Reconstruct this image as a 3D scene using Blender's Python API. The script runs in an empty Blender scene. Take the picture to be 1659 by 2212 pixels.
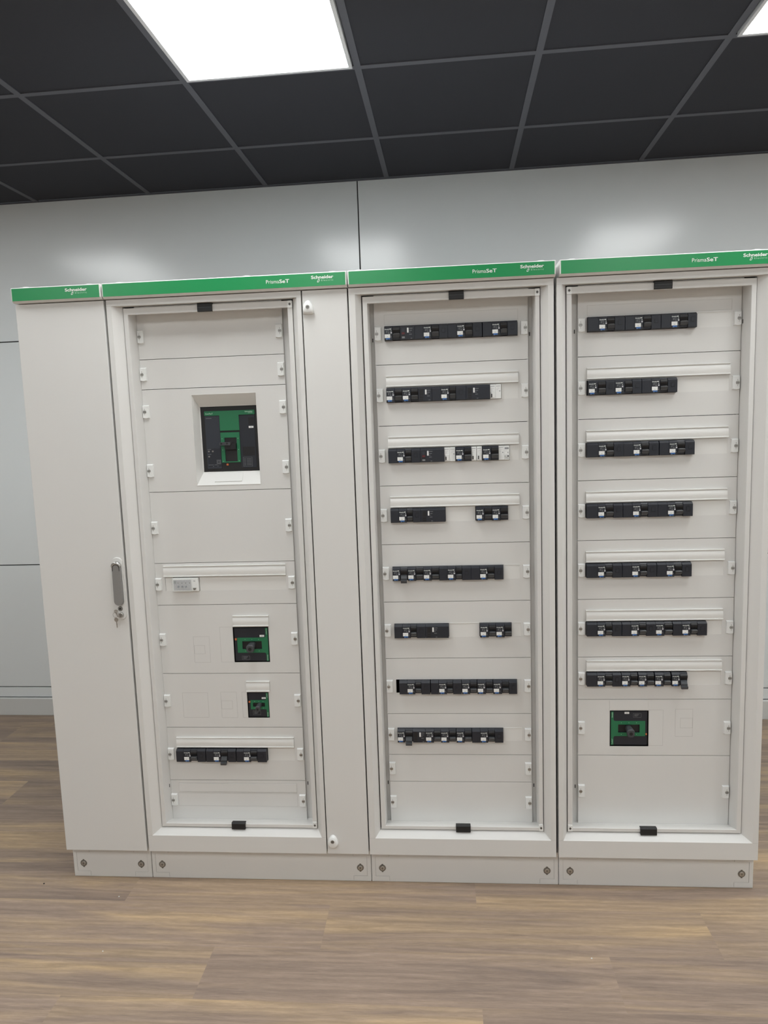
import bpy, bmesh, math, random
from mathutils import Vector, Matrix

random.seed(7)
scene = bpy.context.scene
COL = scene.collection

# ------------------------------------------------------------------ camera
CAM = (1.3804, -2.2990, 1.6051)
RV = Vector((0.99641826, 0.0775385, -0.03374078))
UV = Vector((0.02394177, 0.12399812, 0.99199358))
FV = Vector((-0.08110148, 0.98924832, -0.12169758))
cd = bpy.data.cameras.new('camera')
cam = bpy.data.objects.new('camera', cd)
COL.objects.link(cam)
cd.sensor_fit = 'HORIZONTAL'
cd.sensor_width = 36.0
cd.lens = 36.0 * 1537.7509 / 1659.0
cd.clip_start = 0.02
m3 = Matrix((RV, UV, -FV)).transposed()
cam.matrix_world = Matrix.Translation(CAM) @ m3.to_4x4()
scene.camera = cam

# ------------------------------------------------------------------ world, exposure, lamp strength
w = bpy.data.worlds.new('world')
scene.world = w
w.use_nodes = True
w.node_tree.nodes['Background'].inputs[0].default_value = (0.8, 0.85, 0.9, 1)
w.node_tree.nodes['Background'].inputs[1].default_value = 0.05
scene.view_settings.view_transform = 'Standard'
scene.view_settings.look = 'None'
scene.view_settings.gamma = 1.0
scene.view_settings.use_curve_mapping = False
scene.view_settings.exposure = 0.0
LAMP = 10.6          # emission of the ceiling diffusers

# room numbers (metres)
H = 2.8378          # ceiling height
G = 0.6211          # ceiling grid pitch
GX, GY = -0.1221, 0.3291
WY = 1.4625         # back wall, in the room's own frame
RA = -0.0156        # the room is turned very slightly against the cabinets
RX0, RX1, RY0 = -3.4, 5.6, -4.4
PY = 0.0824         # plane of the front plates inside the cabinets
PF = 0.064          # front of the modular devices


# ------------------------------------------------------------------ materials
def mat(name, col, rough=0.5, metal=0.0, spec=0.5, noise=0.0, nscale=300.0, bump=0.0, emit=None, coat=0.0):
    m = bpy.data.materials.new(name)
    m.use_nodes = True
    nt = m.node_tree
    b = nt.nodes['Principled BSDF']
    b.inputs['Base Color'].default_value = (*col, 1)
    b.inputs['Roughness'].default_value = rough
    b.inputs['Metallic'].default_value = metal
    b.inputs['Specular IOR Level'].default_value = spec
    b.inputs['Coat Weight'].default_value = coat
    if emit:
        b.inputs['Emission Color'].default_value = (*emit[0], 1)
        b.inputs['Emission Strength'].default_value = emit[1]
    if noise > 0 or bump > 0:
        tc = nt.nodes.new('ShaderNodeTexCoord')
        n = nt.nodes.new('ShaderNodeTexNoise')
        n.inputs['Scale'].default_value = nscale
        n.inputs['Detail'].default_value = 3
        nt.links.new(tc.outputs['Object'], n.inputs['Vector'])
        if noise > 0:
            mx = nt.nodes.new('ShaderNodeMix')
            mx.data_type = 'RGBA'
            mx.inputs['A'].default_value = (*[c * (1 - noise) for c in col], 1)
            mx.inputs['B'].default_value = (*[min(1, c * (1 + noise)) for c in col], 1)
            nt.links.new(n.outputs['Fac'], mx.inputs['Factor'])
            nt.links.new(mx.outputs['Result'], b.inputs['Base Color'])
        if bump > 0:
            bp = nt.nodes.new('ShaderNodeBump')
            bp.inputs['Strength'].default_value = bump
            bp.inputs['Distance'].default_value = 0.0004
            nt.links.new(n.outputs['Fac'], bp.inputs['Height'])
            nt.links.new(bp.outputs['Normal'], b.inputs['Normal'])
    return m


M = {}
M['paint'] = mat('white_enamel_paint', (0.745, 0.738, 0.722), 0.42, noise=0.015, nscale=900, bump=0.15)
M['plate'] = mat('white_plate_paint', (0.745, 0.738, 0.722), 0.40, noise=0.012, nscale=900, bump=0.12)
M['plastic'] = mat('white_plastic', (0.80, 0.795, 0.775), 0.3, noise=0.005)
M['gloss'] = mat('bright_white_plastic', (0.86, 0.87, 0.86), 0.22, noise=0.005)
M['score'] = mat('scored_line', (0.52, 0.51, 0.49), 0.5, noise=0.02)
M['seam'] = mat('dark_joint', (0.02, 0.02, 0.022), 0.7, noise=0.1)
M['green'] = mat('green_band', (0.012, 0.27, 0.085), 0.3, noise=0.02, nscale=60)
M['green2'] = mat('green_breaker_fascia', (0.018, 0.17, 0.075), 0.4, noise=0.03, nscale=80)
M['ink'] = mat('white_print', (0.82, 0.86, 0.82), 0.5, noise=0.01)
M['ink2'] = mat('pale_green_print', (0.42, 0.66, 0.50), 0.5, noise=0.01)
M['grayink'] = mat('grey_print', (0.22, 0.23, 0.24), 0.5, noise=0.05)
M['body'] = mat('anthracite_plastic', (0.017, 0.020, 0.029), 0.42, noise=0.06, nscale=500, bump=0.1)
M['black'] = mat('black_gloss_plastic', (0.010, 0.010, 0.012), 0.42, noise=0.05)
M['black2'] = mat('black_matt_plastic', (0.012, 0.012, 0.013), 0.5, noise=0.05)
M['lever'] = mat('dark_grey_lever', (0.058, 0.062, 0.068), 0.35, noise=0.05)
M['slate'] = mat('slate_fascia', (0.030, 0.035, 0.048), 0.4, noise=0.05)
M['blue'] = mat('blue_label', (0.02, 0.13, 0.42), 0.4, noise=0.03)
M['red'] = mat('dull_red_flag', (0.12, 0.02, 0.025), 0.4, noise=0.03)
M['orange'] = mat('orange_button', (0.60, 0.17, 0.06), 0.4, noise=0.03)
M['lilac'] = mat('lilac_grey_fascia', (0.42, 0.41, 0.44), 0.35, noise=0.02)
M['navy'] = mat('navy_dial', (0.03, 0.035, 0.09), 0.35, noise=0.03)
M['steel'] = mat('brushed_steel', (0.55, 0.54, 0.52), 0.3, metal=1.0, noise=0.08, nscale=150)
M['dullsteel'] = mat('dull_zinc', (0.30, 0.29, 0.27), 0.45, metal=0.8, noise=0.1, nscale=200)
M['brightsteel'] = mat('galvanised_rail', (0.75, 0.77, 0.76), 0.25, metal=0.6, noise=0.05)
M['greyhandle'] = mat('satin_grey_handle', (0.30, 0.295, 0.29), 0.38, metal=0.35, noise=0.04)
M['gap_shade'] = mat('gap_shade_black', (0.025, 0.024, 0.024), 0.8, noise=0.1)  # near-black that paints the shade inside the door frame gap
M['wall'] = mat('blue_grey_laminate', (0.77, 0.81, 0.825), 0.19, noise=0.012, nscale=500, bump=0.05)
M['roomwall'] = mat('room_wall_paint', (0.72, 0.71, 0.69), 0.7, noise=0.01)
M['skirt'] = mat('skirting_paint', (0.66, 0.67, 0.66), 0.4, noise=0.01)
M['tile'] = mat('charcoal_ceiling_tile', (0.026, 0.028, 0.037), 0.85, noise=0.08, nscale=400, bump=0.3)
M['grid'] = mat('grey_ceiling_grid', (0.095, 0.10, 0.12), 0.6, noise=0.02)
M['rim'] = mat('white_lamp_rim', (0.7, 0.72, 0.75), 0.4, noise=0.01)
M['diffuser'] = mat('lit_diffuser', (0.9, 0.9, 0.9), 0.6, emit=((0.975, 1.0, 0.995), LAMP), noise=0.01)


def clear_mat():
    m = bpy.data.materials.new('clear_acrylic')
    m.use_nodes = True
    nt = m.node_tree
    b = nt.nodes['Principled BSDF']
    b.inputs['Base Color'].default_value = (0.95, 1, 0.98, 1)
    b.inputs['Roughness'].default_value = 0.05
    b.inputs['Alpha'].default_value = 0.18
    n = nt.nodes.new('ShaderNodeTexNoise')
    n.inputs['Scale'].default_value = 30
    mr = nt.nodes.new('ShaderNodeMapRange')
    mr.inputs['To Min'].default_value = 0.03
    mr.inputs['To Max'].default_value = 0.08
    nt.links.new(n.outputs['Fac'], mr.inputs['Value'])
    nt.links.new(mr.outputs['Result'], b.inputs['Roughness'])
    return m


M['clear'] = clear_mat()


def floor_mat():
    m = bpy.data.materials.new('oak_vinyl_planks')
    m.use_nodes = True
    nt = m.node_tree
    N, L = nt.nodes, nt.links
    b = N['Principled BSDF']
    b.inputs['Roughness'].default_value = 0.45
    b.inputs['Specular IOR Level'].default_value = 0.35
    tc = N.new('ShaderNodeTexCoord')
    at = N.new('ShaderNodeAttribute')
    at.attribute_name = 'plank'
    sep = N.new('ShaderNodeSeparateColor')
    L.new(at.outputs['Color'], sep.inputs[0])
    off = N.new('ShaderNodeVectorMath')
    off.operation = 'MULTIPLY_ADD'
    L.new(at.outputs['Color'], off.inputs[0])
    off.inputs[1].default_value = (37.0, 91.0, 53.0)
    L.new(tc.outputs['Object'], off.inputs[2])

    def noise(sx, sy, detail, rough, dist=0.0):
        mp = N.new('ShaderNodeMapping')
        mp.inputs['Scale'].default_value = (sx, sy, 1.0)
        L.new(off.outputs[0], mp.inputs['Vector'])
        n = N.new('ShaderNodeTexNoise')
        n.inputs['Scale'].default_value = 1.0
        n.inputs['Detail'].default_value = detail
        n.inputs['Roughness'].default_value = rough
        n.inputs['Distortion'].default_value = dist
        L.new(mp.outputs[0], n.inputs['Vector'])
        return n
    big = noise(0.55, 6.5, 6, 0.62, 1.1)       # wide streaks of heart and sap wood
    mid = noise(3.5, 45.0, 6, 0.68, 1.2)
    fine = noise(26.0, 420.0, 4, 0.75, 0.6)
    # cathedral grain
    mp = N.new('ShaderNodeMapping')
    mp.inputs['Scale'].default_value = (1.1, 12.0, 1.0)
    L.new(off.outputs[0], mp.inputs['Vector'])
    wv = N.new('ShaderNodeTexWave')
    wv.wave_type = 'BANDS'
    wv.bands_direction = 'Y'
    wv.inputs['Scale'].default_value = 1.1
    wv.inputs['Distortion'].default_value = 14.0
    wv.inputs['Detail'].default_value = 3.0
    wv.inputs['Detail Scale'].default_value = 0.7
    L.new(mp.outputs[0], wv.inputs['Vector'])
    ramp = N.new('ShaderNodeValToRGB')
    cr = ramp.color_ramp
    cr.elements[0].position = 0.30
    cr.elements[0].color = (0.245, 0.187, 0.155, 1)
    cr.elements[1].position = 0.72
    cr.elements[1].color = (0.585, 0.415, 0.245, 1)
    e = cr.elements.new(0.45)
    e.color = (0.335, 0.250, 0.196, 1)
    e = cr.elements.new(0.58)
    e.color = (0.44, 0.322, 0.216, 1)
    L.new(big.outputs['Fac'], ramp.inputs['Fac'])

    def mixv(a, bv, fac, mode='MULTIPLY'):
        x = N.new('ShaderNodeMix')
        x.data_type = 'RGBA'
        x.blend_type = mode
        x.inputs['Factor'].default_value = fac
        L.new(a, x.inputs['A'])
        L.new(bv, x.inputs['B'])
        return x.outputs['Result']

    def rng(v, a, c):
        r = N.new('ShaderNodeMapRange')
        r.inputs['From Min'].default_value = 0.3
        r.inputs['From Max'].default_value = 0.7
        r.inputs['To Min'].default_value = a
        r.inputs['To Max'].default_value = c
        L.new(v, r.inputs['Value'])
        return r.outputs['Result']
    c = mixv(ramp.outputs['Color'], rng(mid.outputs['Fac'], 0.80, 1.12), 1.0)
    c = mixv(c, rng(fine.outputs['Fac'], 0.84, 1.12), 1.0)
    c = mixv(c, rng(wv.outputs['Fac'], 0.90, 1.03), 0.7)
    mr = N.new('ShaderNodeMapRange')
    mr.inputs['To Min'].default_value = 1.0
    mr.inputs['To Max'].default_value = 1.14
    L.new(sep.outputs[0], mr.inputs['Value'])
    c = mixv(c, mr.outputs['Result'], 1.0)
    L.new(c, b.inputs['Base Color'])
    bp = N.new('ShaderNodeBump')
    bp.inputs['Strength'].default_value = 0.25
    bp.inputs['Distance'].default_value = 0.0005
    L.new(fine.outputs['Fac'], bp.inputs['Height'])
    L.new(bp.outputs['Normal'], b.inputs['Normal'])
    return m


M['floor'] = floor_mat()


# ------------------------------------------------------------------ mesh helpers
class MB:
    """collects faces in world coordinates, then links them as one mesh object"""

    def __init__(self):
        self.bm = bmesh.new()
        self.slots = []

    def si(self, m):
        if m not in self.slots:
            self.slots.append(m)
        return self.slots.index(m)

    def face(self, vs, m, smooth=False):
        f = self.bm.faces.new(vs)
        f.material_index = self.si(m)
        f.smooth = smooth
        return f

    def box(self, x0, x1, y0, y1, z0, z1, m):
        v = [self.bm.verts.new(p) for p in ((x0, y0, z0), (x1, y0, z0), (x1, y1, z0), (x0, y1, z0),
                                            (x0, y0, z1), (x1, y0, z1), (x1, y1, z1), (x0, y1, z1))]
        for q in ((0, 3, 2, 1), (4, 5, 6, 7), (0, 1, 5, 4), (1, 2, 6, 5), (2, 3, 7, 6), (3, 0, 4, 7)):
            self.face([v[i] for i in q], m)
        return self

    def prism_x(self, x0, x1, pts, m, smooth=False):
        """pts: (y, z) polygon, counter-clockwise seen from +x"""
        a = [self.bm.verts.new((x0, y, z)) for y, z in pts]
        b = [self.bm.verts.new((x1, y, z)) for y, z in pts]
        n = len(pts)
        self.face(list(reversed(a)), m)
        self.face(b, m)
        for i in range(n):
            self.face([a[i], a[(i + 1) % n], b[(i + 1) % n], b[i]], m, smooth)
        return self

    def prism_y(self, y0, y1, pts, m, smooth=False, taper=0.0):
        """pts: (x, z) polygon counter-clockwise seen from the front (-y); y0 is the front"""
        n = len(pts)
        cx = sum(p[0] for p in pts) / n
        cz = sum(p[1] for p in pts) / n
        fr = []
        for x, z in pts:
            dx, dz = x - cx, z - cz
            l = math.hypot(dx, dz) or 1
            k = max(0.0, 1 - taper / l)
            fr.append(self.bm.verts.new((cx + dx * k, y0, cz + dz * k)))
        bk = [self.bm.verts.new((x, y1, z)) for x, z in pts]
        self.face(fr, m, False)
        self.face(list(reversed(bk)), m, False)
        for i in range(n):
            self.face([fr[i], bk[i], bk[(i + 1) % n], fr[(i + 1) % n]], m, smooth)
        return self

    def disc_y(self, cx, cz, r, y0, y1, m, n=24, taper=0.0):
        return self.prism_y(y0, y1, [(cx + r * math.cos(2 * math.pi * i / n), cz + r * math.sin(2 * math.pi * i / n)) for i in range(n)], m, True, taper)

    def rings(self, levels, m, close_back=False):
        """levels: (x0, x1, z0, z1, y); consecutive rectangles are joined by faces"""
        prev = None
        mm = m if isinstance(m, (list, tuple)) else [m] * (len(levels) - 1)
        for k, (x0, x1, z0, z1, y) in enumerate(levels):
            cur = [self.bm.verts.new(p) for p in ((x0, y, z0), (x1, y, z0), (x1, y, z1), (x0, y, z1))]
            if prev:
                for i in range(4):
                    j = (i + 1) % 4
                    self.face([prev[i], prev[j], cur[j], cur[i]], mm[k - 1])
            prev = cur
        return self

    def ringline(self, x0, x1, z0, z1, y, t, m, d=0.0003):
        self.box(x0, x1, y - d, y, z0, z0 + t, m)
        self.box(x0, x1, y - d, y, z1 - t, z1, m)
        self.box(x0, x0 + t, y - d, y, z0 + t, z1 - t, m)
        self.box(x1 - t, x1, y - d, y, z0 + t, z1 - t, m)
        return self

    def tube(self, pts, r, m, n=10, closed=False):
        P = [Vector(p) for p in pts]
        rows = []
        N = len(P)
        for i, p in enumerate(P):
            if closed:
                t = (P[(i + 1) % N] - P[i - 1]).normalized()
            else:
                t = (P[min(i + 1, N - 1)] - P[max(i - 1, 0)]).normalized()
            up = Vector((0, 1, 0)) if abs(t.y) < 0.9 else Vector((0, 0, 1))
            a = t.cross(up).normalized()
            b = t.cross(a).normalized()
            rows.append([self.bm.verts.new(p + r * (a * math.cos(2 * math.pi * k / n) + b * math.sin(2 * math.pi * k / n))) for k in range(n)])
        cnt = N if closed else N - 1
        for i in range(cnt):
            A, B = rows[i], rows[(i + 1) % N]
            for k in range(n):
                self.face([A[k], A[(k + 1) % n], B[(k + 1) % n], B[k]], m, True)
        if not closed:
            self.face(list(reversed(rows[0])), m)
            self.face(rows[-1], m)
        return self

    def text(self, body, x0, z0, width, height, y, m, bold=0.0, rot=0, spacing=1.0, d=0.0002):
        """flat lettering whose box starts at x0, z0 (lower left); rot 90 = reading upwards"""
        verts, faces, (bx0, bx1, by0, by1) = text_mesh(body, bold, spacing)
        sx, sy = width / (bx1 - bx0), height / (by1 - by0)
        vs = []
        for vx, vy in verts:
            lx, lz = (vx - bx0) * sx, (vy - by0) * sy
            if rot == 90:
                lx, lz = -lz, lx
            elif rot == -90:
                lx, lz = lz, -lx
            elif rot == 180:
                lx, lz = -lx, -lz
            vs.append(self.bm.verts.new((x0 + lx, y - d, z0 + lz)))
        for f in faces:
            try:
                self.face([vs[i] for i in f], m)
            except ValueError:
                pass
        return self

    def build(self, name, parent=None, bevel=0.0, seg=2, angle=40, smooth_angle=None):
        org = Vector((0, 0, 0))
        if parent is not None:
            p = parent
            while p is not None:
                org += p.location
                p = p.parent
        bmesh.ops.recalc_face_normals(self.bm, faces=self.bm.faces) if not getattr(self, 'open', False) else None
        if org.length > 0:
            bmesh.ops.translate(self.bm, verts=self.bm.verts, vec=-org)
        me = bpy.data.meshes.new(name)
        self.bm.to_mesh(me)
        self.bm.free()
        for s in self.slots:
            me.materials.append(M[s])
        o = bpy.data.objects.new(name, me)
        COL.objects.link(o)
        if parent is not None:
            o.parent = parent
        if bevel > 0:
            md = o.modifiers.new('bevel', 'BEVEL')
            md.width = bevel
            md.segments = seg
            md.limit_method = 'ANGLE'
            md.angle_limit = math.radians(angle)
        return o


_TM = {}


def text_mesh(body, bold, spacing):
    key = (body, bold, spacing)
    if key in _TM:
        return _TM[key]
    cu = bpy.data.curves.new('t', 'FONT')
    cu.body = body
    cu.size = 1.0
    cu.offset = bold
    cu.space_character = spacing
    cu.resolution_u = 3
    ob = bpy.data.objects.new('t', cu)
    COL.objects.link(ob)
    dg = bpy.context.evaluated_depsgraph_get()
    me = bpy.data.meshes.new_from_object(ob.evaluated_get(dg))
    verts = [(v.co.x, v.co.y) for v in me.vertices]
    faces = [tuple(p.vertices) for p in me.polygons]
    bpy.data.objects.remove(ob)
    bpy.data.curves.remove(cu)
    bpy.data.meshes.remove(me)
    xs = [v[0] for v in verts]
    ys = [v[1] for v in verts]
    _TM[key] = (verts, faces, (min(xs), max(xs), min(ys), max(ys)))
    return _TM[key]


def tag(o, label, cat, group=None):
    o['label'] = label
    o['category'] = cat
    if group:
        o['group'] = group
    return o


def thing(name, loc, label, cat, group=None):
    o = bpy.data.objects.new(name, None)
    o.empty_display_size = 0.05
    COL.objects.link(o)
    o.location = loc
    return tag(o, label, cat, group)


def structure(o, room=True):
    o['kind'] = 'structure'
    if room:
        roomify(o)
    return o


def roomify(o):
    c, s = math.cos(RA), math.sin(RA)
    x, y = o.location.x - 1.2, o.location.y
    o.location = (1.2 + x * c - y * s, x * s + y * c, o.location.z)
    o.rotation_euler = (0, 0, RA)
    return o


def rrect(x0, x1, z0, z1, r, n=5):
    pts = []
    for cx, cz, a0 in ((x1 - r, z0 + r, -90), (x1 - r, z1 - r, 0), (x0 + r, z1 - r, 90), (x0 + r, z0 + r, 180)):
        for i in range(n + 1):
            a = math.radians(a0 + 90 * i / n)
            pts.append((cx + r * math.cos(a), cz + r * math.sin(a)))
    return pts


# ================================================================== the room
# floor: every plank is a face carrying a random value
def build_floor():
    bm = bmesh.new()
    lay = bm.loops.layers.color.new('plank')
    wd, ln = 0.205, 1.21
    known = {-1: 1.464, 0: 0.972, 1: 0.638, 2: 0.2485}
    x0, x1 = -3.7, 5.9
    # tones of the planks next to the cabinets, read from the photograph
    for k in range(-8, 26):
        yt = -0.0967 - wd * k
        yb = yt - wd
        o = known.get(k, random.random() * ln)
        n = math.floor((x0 - o) / ln)
        x = o + n * ln
        while x < x1:
            a, b = max(x, x0), min(x + ln, x1)
            if b > a:
                g = 0.0
                vs = [bm.verts.new(p) for p in ((a + g, yb + g, 0), (b - g, yb + g, 0), (b - g, yt - g, 0), (a + g, yt - g, 0))]
                f = bm.faces.new(vs)
                c = (random.random(), random.random(), random.random(), 1)
                for lp in f.loops:
                    lp[lay] = c
            x += ln
    # slab below, seen only in the hairline joints
    v = [bm.verts.new(p) for p in ((x0, 1.75, -0.004), (x0, -5.5, -0.004), (x1, -5.5, -0.004), (x1, 1.75, -0.004))]
    f = bm.faces.new(v)
    f.material_index = 1
    me = bpy.data.meshes.new('floor')
    bm.to_mesh(me)
    bm.free()
    me.materials.append(M['floor'])
    me.materials.append(M['seam'])
    o = bpy.data.objects.new('floor', me)
    COL.objects.link(o)
    o['kind'] = 'structure'


build_floor()

# back wall: laminate boards on dark joints
b = MB()
b.box(RX0, RX1, WY + 0.012, WY + 0.10, 0, H, 'seam')
vs = 0.9692
vj = [RX0, vs - 2.44, vs, vs + 2.44, RX1]
hj = [0.105, 0.167, 0.885, 2.1213, H]
for i in range(len(vj) - 1):
    for j in range(len(hj) - 1):
        g = 0.003
        b.box(vj[i] + (g if i else 0), vj[i + 1] - (g if i < len(vj) - 2 else 0), WY, WY + 0.012, hj[j] + g, hj[j + 1] - g, 'wall')
structure(b.build('wall_back', bevel=0.0008, seg=1))
b = MB()
b.box(RX0 - 0.1, RX0, RY0, WY + 0.1, 0, H, 'roomwall')
structure(b.build('wall_left'))
b = MB()
b.box(RX1, RX1 + 0.1, RY0, WY + 0.1, 0, H, 'roomwall')
structure(b.build('wall_right'))
b = MB()
b.box(RX0 - 0.1, RX1 + 0.1, RY0 - 0.1, RY0, 0, H, 'roomwall')
structure(b.build('wall_front'))
b = MB()
b.prism_x(RX0, RX1, [(WY, 0.0), (WY, 0.105), (WY - 0.010, 0.105), (WY - 0.014, 0.100), (WY - 0.014, 0.004), (WY - 0.012, 0.0)], 'skirt')
structure(b.build('baseboard_back'))

# ceiling: charcoal tiles, grey flush grid
lamps = [(i, j) for j in (-1, -5) for i in (-2, 1, 4, 7)]
b = MB()
gw = 0.012
i0, i1 = -6, 10
for i in range(i0, i1):
    for j in range(-9, 3):
        if (i, j) in lamps or (i, j + 1) in lamps:
            continue
        xa, xb = GX + G * i, GX + G * (i + 1)
        ya, yb = GY + G * j, GY + G * (j + 1)
        xa, xb, ya, yb = max(xa, RX0), min(xb, RX1), max(ya, RY0), min(yb, WY)
        if xb - xa < 0.03 or yb - ya < 0.03:
            continue
        b.box(xa + gw, xb - gw, ya + gw, yb - gw, H + 0.003, H + 0.018, 'tile')
b.box(RX0, RX1, RY0, WY, H + 0.06, H + 0.08, 'seam')
structure(b.build('ceiling'))
b = MB()
for i in range(i0, i1 + 1):
    x = GX + G * i
    if RX0 < x < RX1:
        b.box(x - gw, x + gw, RY0, WY, H, H + 0.008, 'grid')
for j in range(-9, 4):
    y = GY + G * j
    if RY0 < y < WY:
        for i in range(i0, i1):
            xa, xb = max(GX + G * i + gw, RX0), min(GX + G * (i + 1) - gw, RX1)
            if (i, j) in lamps:
                continue
            if xb > xa:
                b.box(xa, xb, y - gw, y + gw, H, H + 0.008, 'grid')
structure(b.build('trim_1'))
b = MB()
b.box(RX0, RX1, WY - 0.006, WY, H - 0.004, H + 0.0025, 'grid')
structure(b.build('trim_2'))

lamp_lab = {
    (1, -1): 'large lit ceiling light panel above the left cabinets',
    (4, -1): 'lit ceiling light panel cut off by the top right corner',
}
for n, (i, j) in enumerate(lamps):
    cx, cy = GX + G * (i + 0.5), GY + G * j          # each panel fills two grid cells
    lab = lamp_lab.get((i, j))
    if lab is None:
        if j == -1:
            lab = 'ceiling light panel reflected at the far left of the back wall' if i == -2 else 'ceiling light panel beyond the right end of the cabinets'
        else:
            lab = 'lit ceiling light panel over the room behind the viewer'
    t = thing('ceiling_light', (cx, cy, H - 0.010), lab, 'ceiling light', 'ceiling light panel lights')
    h = G / 2 - 0.016
    v = G - 0.016
    q = MB()
    # frame as an upright channel: outer wall, bottom rim, inner wall
    for (xa, xb, ya, yb) in ((-h, h, -v, -v + 0.012), (-h, h, v - 0.012, v), (-h, -h + 0.012, -v + 0.012, v - 0.012), (h - 0.012, h, -v + 0.012, v - 0.012)):
        q.box(cx + xa, cx + xb, cy + ya, cy + yb, H - 0.010, H + 0.03, 'rim')
    q.build('frame', t)
    q = MB()
    q.box(cx - h + 0.012, cx + h - 0.012, cy - v + 0.012, cy + v - 0.012, H - 0.007, H - 0.004, 'diffuser')
    q.build('diffuser', t)
    roomify(t)


# ================================================================== cabinets
ZD0, ZD1 = 0.1225, 2.0355      # door bottom and top
ZC0, ZC1 = 2.0375, 2.0850      # green cornice
YC = -0.020                    # front of the cornice


def logo_mark(b, cx, cz, s, y, m):
    """slanted rounded ring of the maker's mark"""
    def pts(k):
        o = []
        for x, z in rrect(-0.36 * k, 0.36 * k, -0.5 * k + (1 - k) * 0.0, 0.5 * k, 0.3 * k, 4):
            o.append((cx + (x + 0.45 * z) * s, cz + z * s))
        return o
    A, B = pts(1.0), pts(0.58)
    n = len(A)
    va = [b.bm.verts.new((x, y - 0.0002, z)) for x, z in A]
    vb = [b.bm.verts.new((x, y - 0.0002, z)) for x, z in B]
    for i in range(n):
        b.face([va[i], va[(i + 1) % n], vb[(i + 1) % n], vb[i]], m)


def carcass(root, x0, x1):
    b = MB()
    t = 0.0015
    y0, y1 = 0.038, 0.44
    z0, z1 = 0.1235, 2.036
    b.box(x0, x0 + t, y0, y1, z0, z1, 'paint')
    b.box(x1 - t, x1, y0, y1, z0, z1, 'paint')
    b.box(x0 + t, x1 - t, y1 - t, y1, z0, z1, 'paint')
    b.box(x0 + t, x1 - t, y0, y1 - t, z0, z0 + t, 'paint')
    b.box(x0 + t, x1 - t, y0, y1 - t, z1 - t, z1, 'paint')
    return b.build('carcass', root)


def cornice(root, x0, x1, caps, words, mark_x):
    b = MB()
    b.prism_x(x0, x1, [(YC, ZC1 - 0.002), (YC, ZC0 + 0.006), (YC + 0.010, ZC0), (0.44, ZC0), (0.44, ZC1), (YC + 0.002, ZC1)], 'plastic')
    c = b.build('cornice', root, bevel=0.0012)
    b = MB()
    gz0, gz1 = ZC0 + 0.0055, ZC1 - 0.0028
    b.box(x0 + 0.0035, x1 - 0.0035, YC - 0.0008, YC, gz0, gz1, 'green')
    g = b.build('green_band', c)
    b = MB()
    yy = YC - 0.0010
    zc = (gz0 + gz1) / 2
    for wx0, wx1 in words:
        wm = wx0 + (wx1 - wx0) * 0.57
        b.text('Prisma', wx0, zc - 0.0052, wm - wx0 - 0.001, 0.0112, yy, 'ink', 0.0)
        b.text('SeT', wm, zc - 0.0052, wx1 - wm, 0.0112, yy, 'ink', 0.018)
        b.open = True
        b.build('product_lettering', c)
        b = MB()
    for a, e in mark_x:
        b.text('Schneider', a, zc + 0.0022, e - a, 0.0102, yy, 'ink', 0.028)
        b.text('Electric', a + (e - a) * 0.45, zc - 0.0052, (e - a) * 0.54, 0.0050, yy, 'ink2', 0.004, spacing=1.25)
        logo_mark(b, a + (e - a) * 0.325, zc - 0.0040, 0.0088, yy, 'ink')
    b.open = True
    b.build('maker_lettering', c)
    for cx in caps:
        b = MB()
        n = 20
        rad = 0.014
        for r0, z0_, r1, z1_, mm in ((rad, ZC1, rad * 0.85, ZC1 + 0.005, 'gloss'), (rad * 0.85, ZC1 + 0.005, rad * 0.45, ZC1 + 0.0065, 'gloss')):
            A = [b.bm.verts.new((cx + r0 * math.cos(2 * math.pi * k / n), 0.010 + r0 * math.sin(2 * math.pi * k / n), z0_)) for k in range(n)]
            B = [b.bm.verts.new((cx + r1 * math.cos(2 * math.pi * k / n), 0.010 + r1 * math.sin(2 * math.pi * k / n), z1_)) for k in range(n)]
            for k in range(n):
                b.face([A[k], A[(k + 1) % n], B[(k + 1) % n], B[k]], mm, True)
        b.face(B, 'gloss')
        b.open = True
        b.build('roof_cap', c)
    return c


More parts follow.
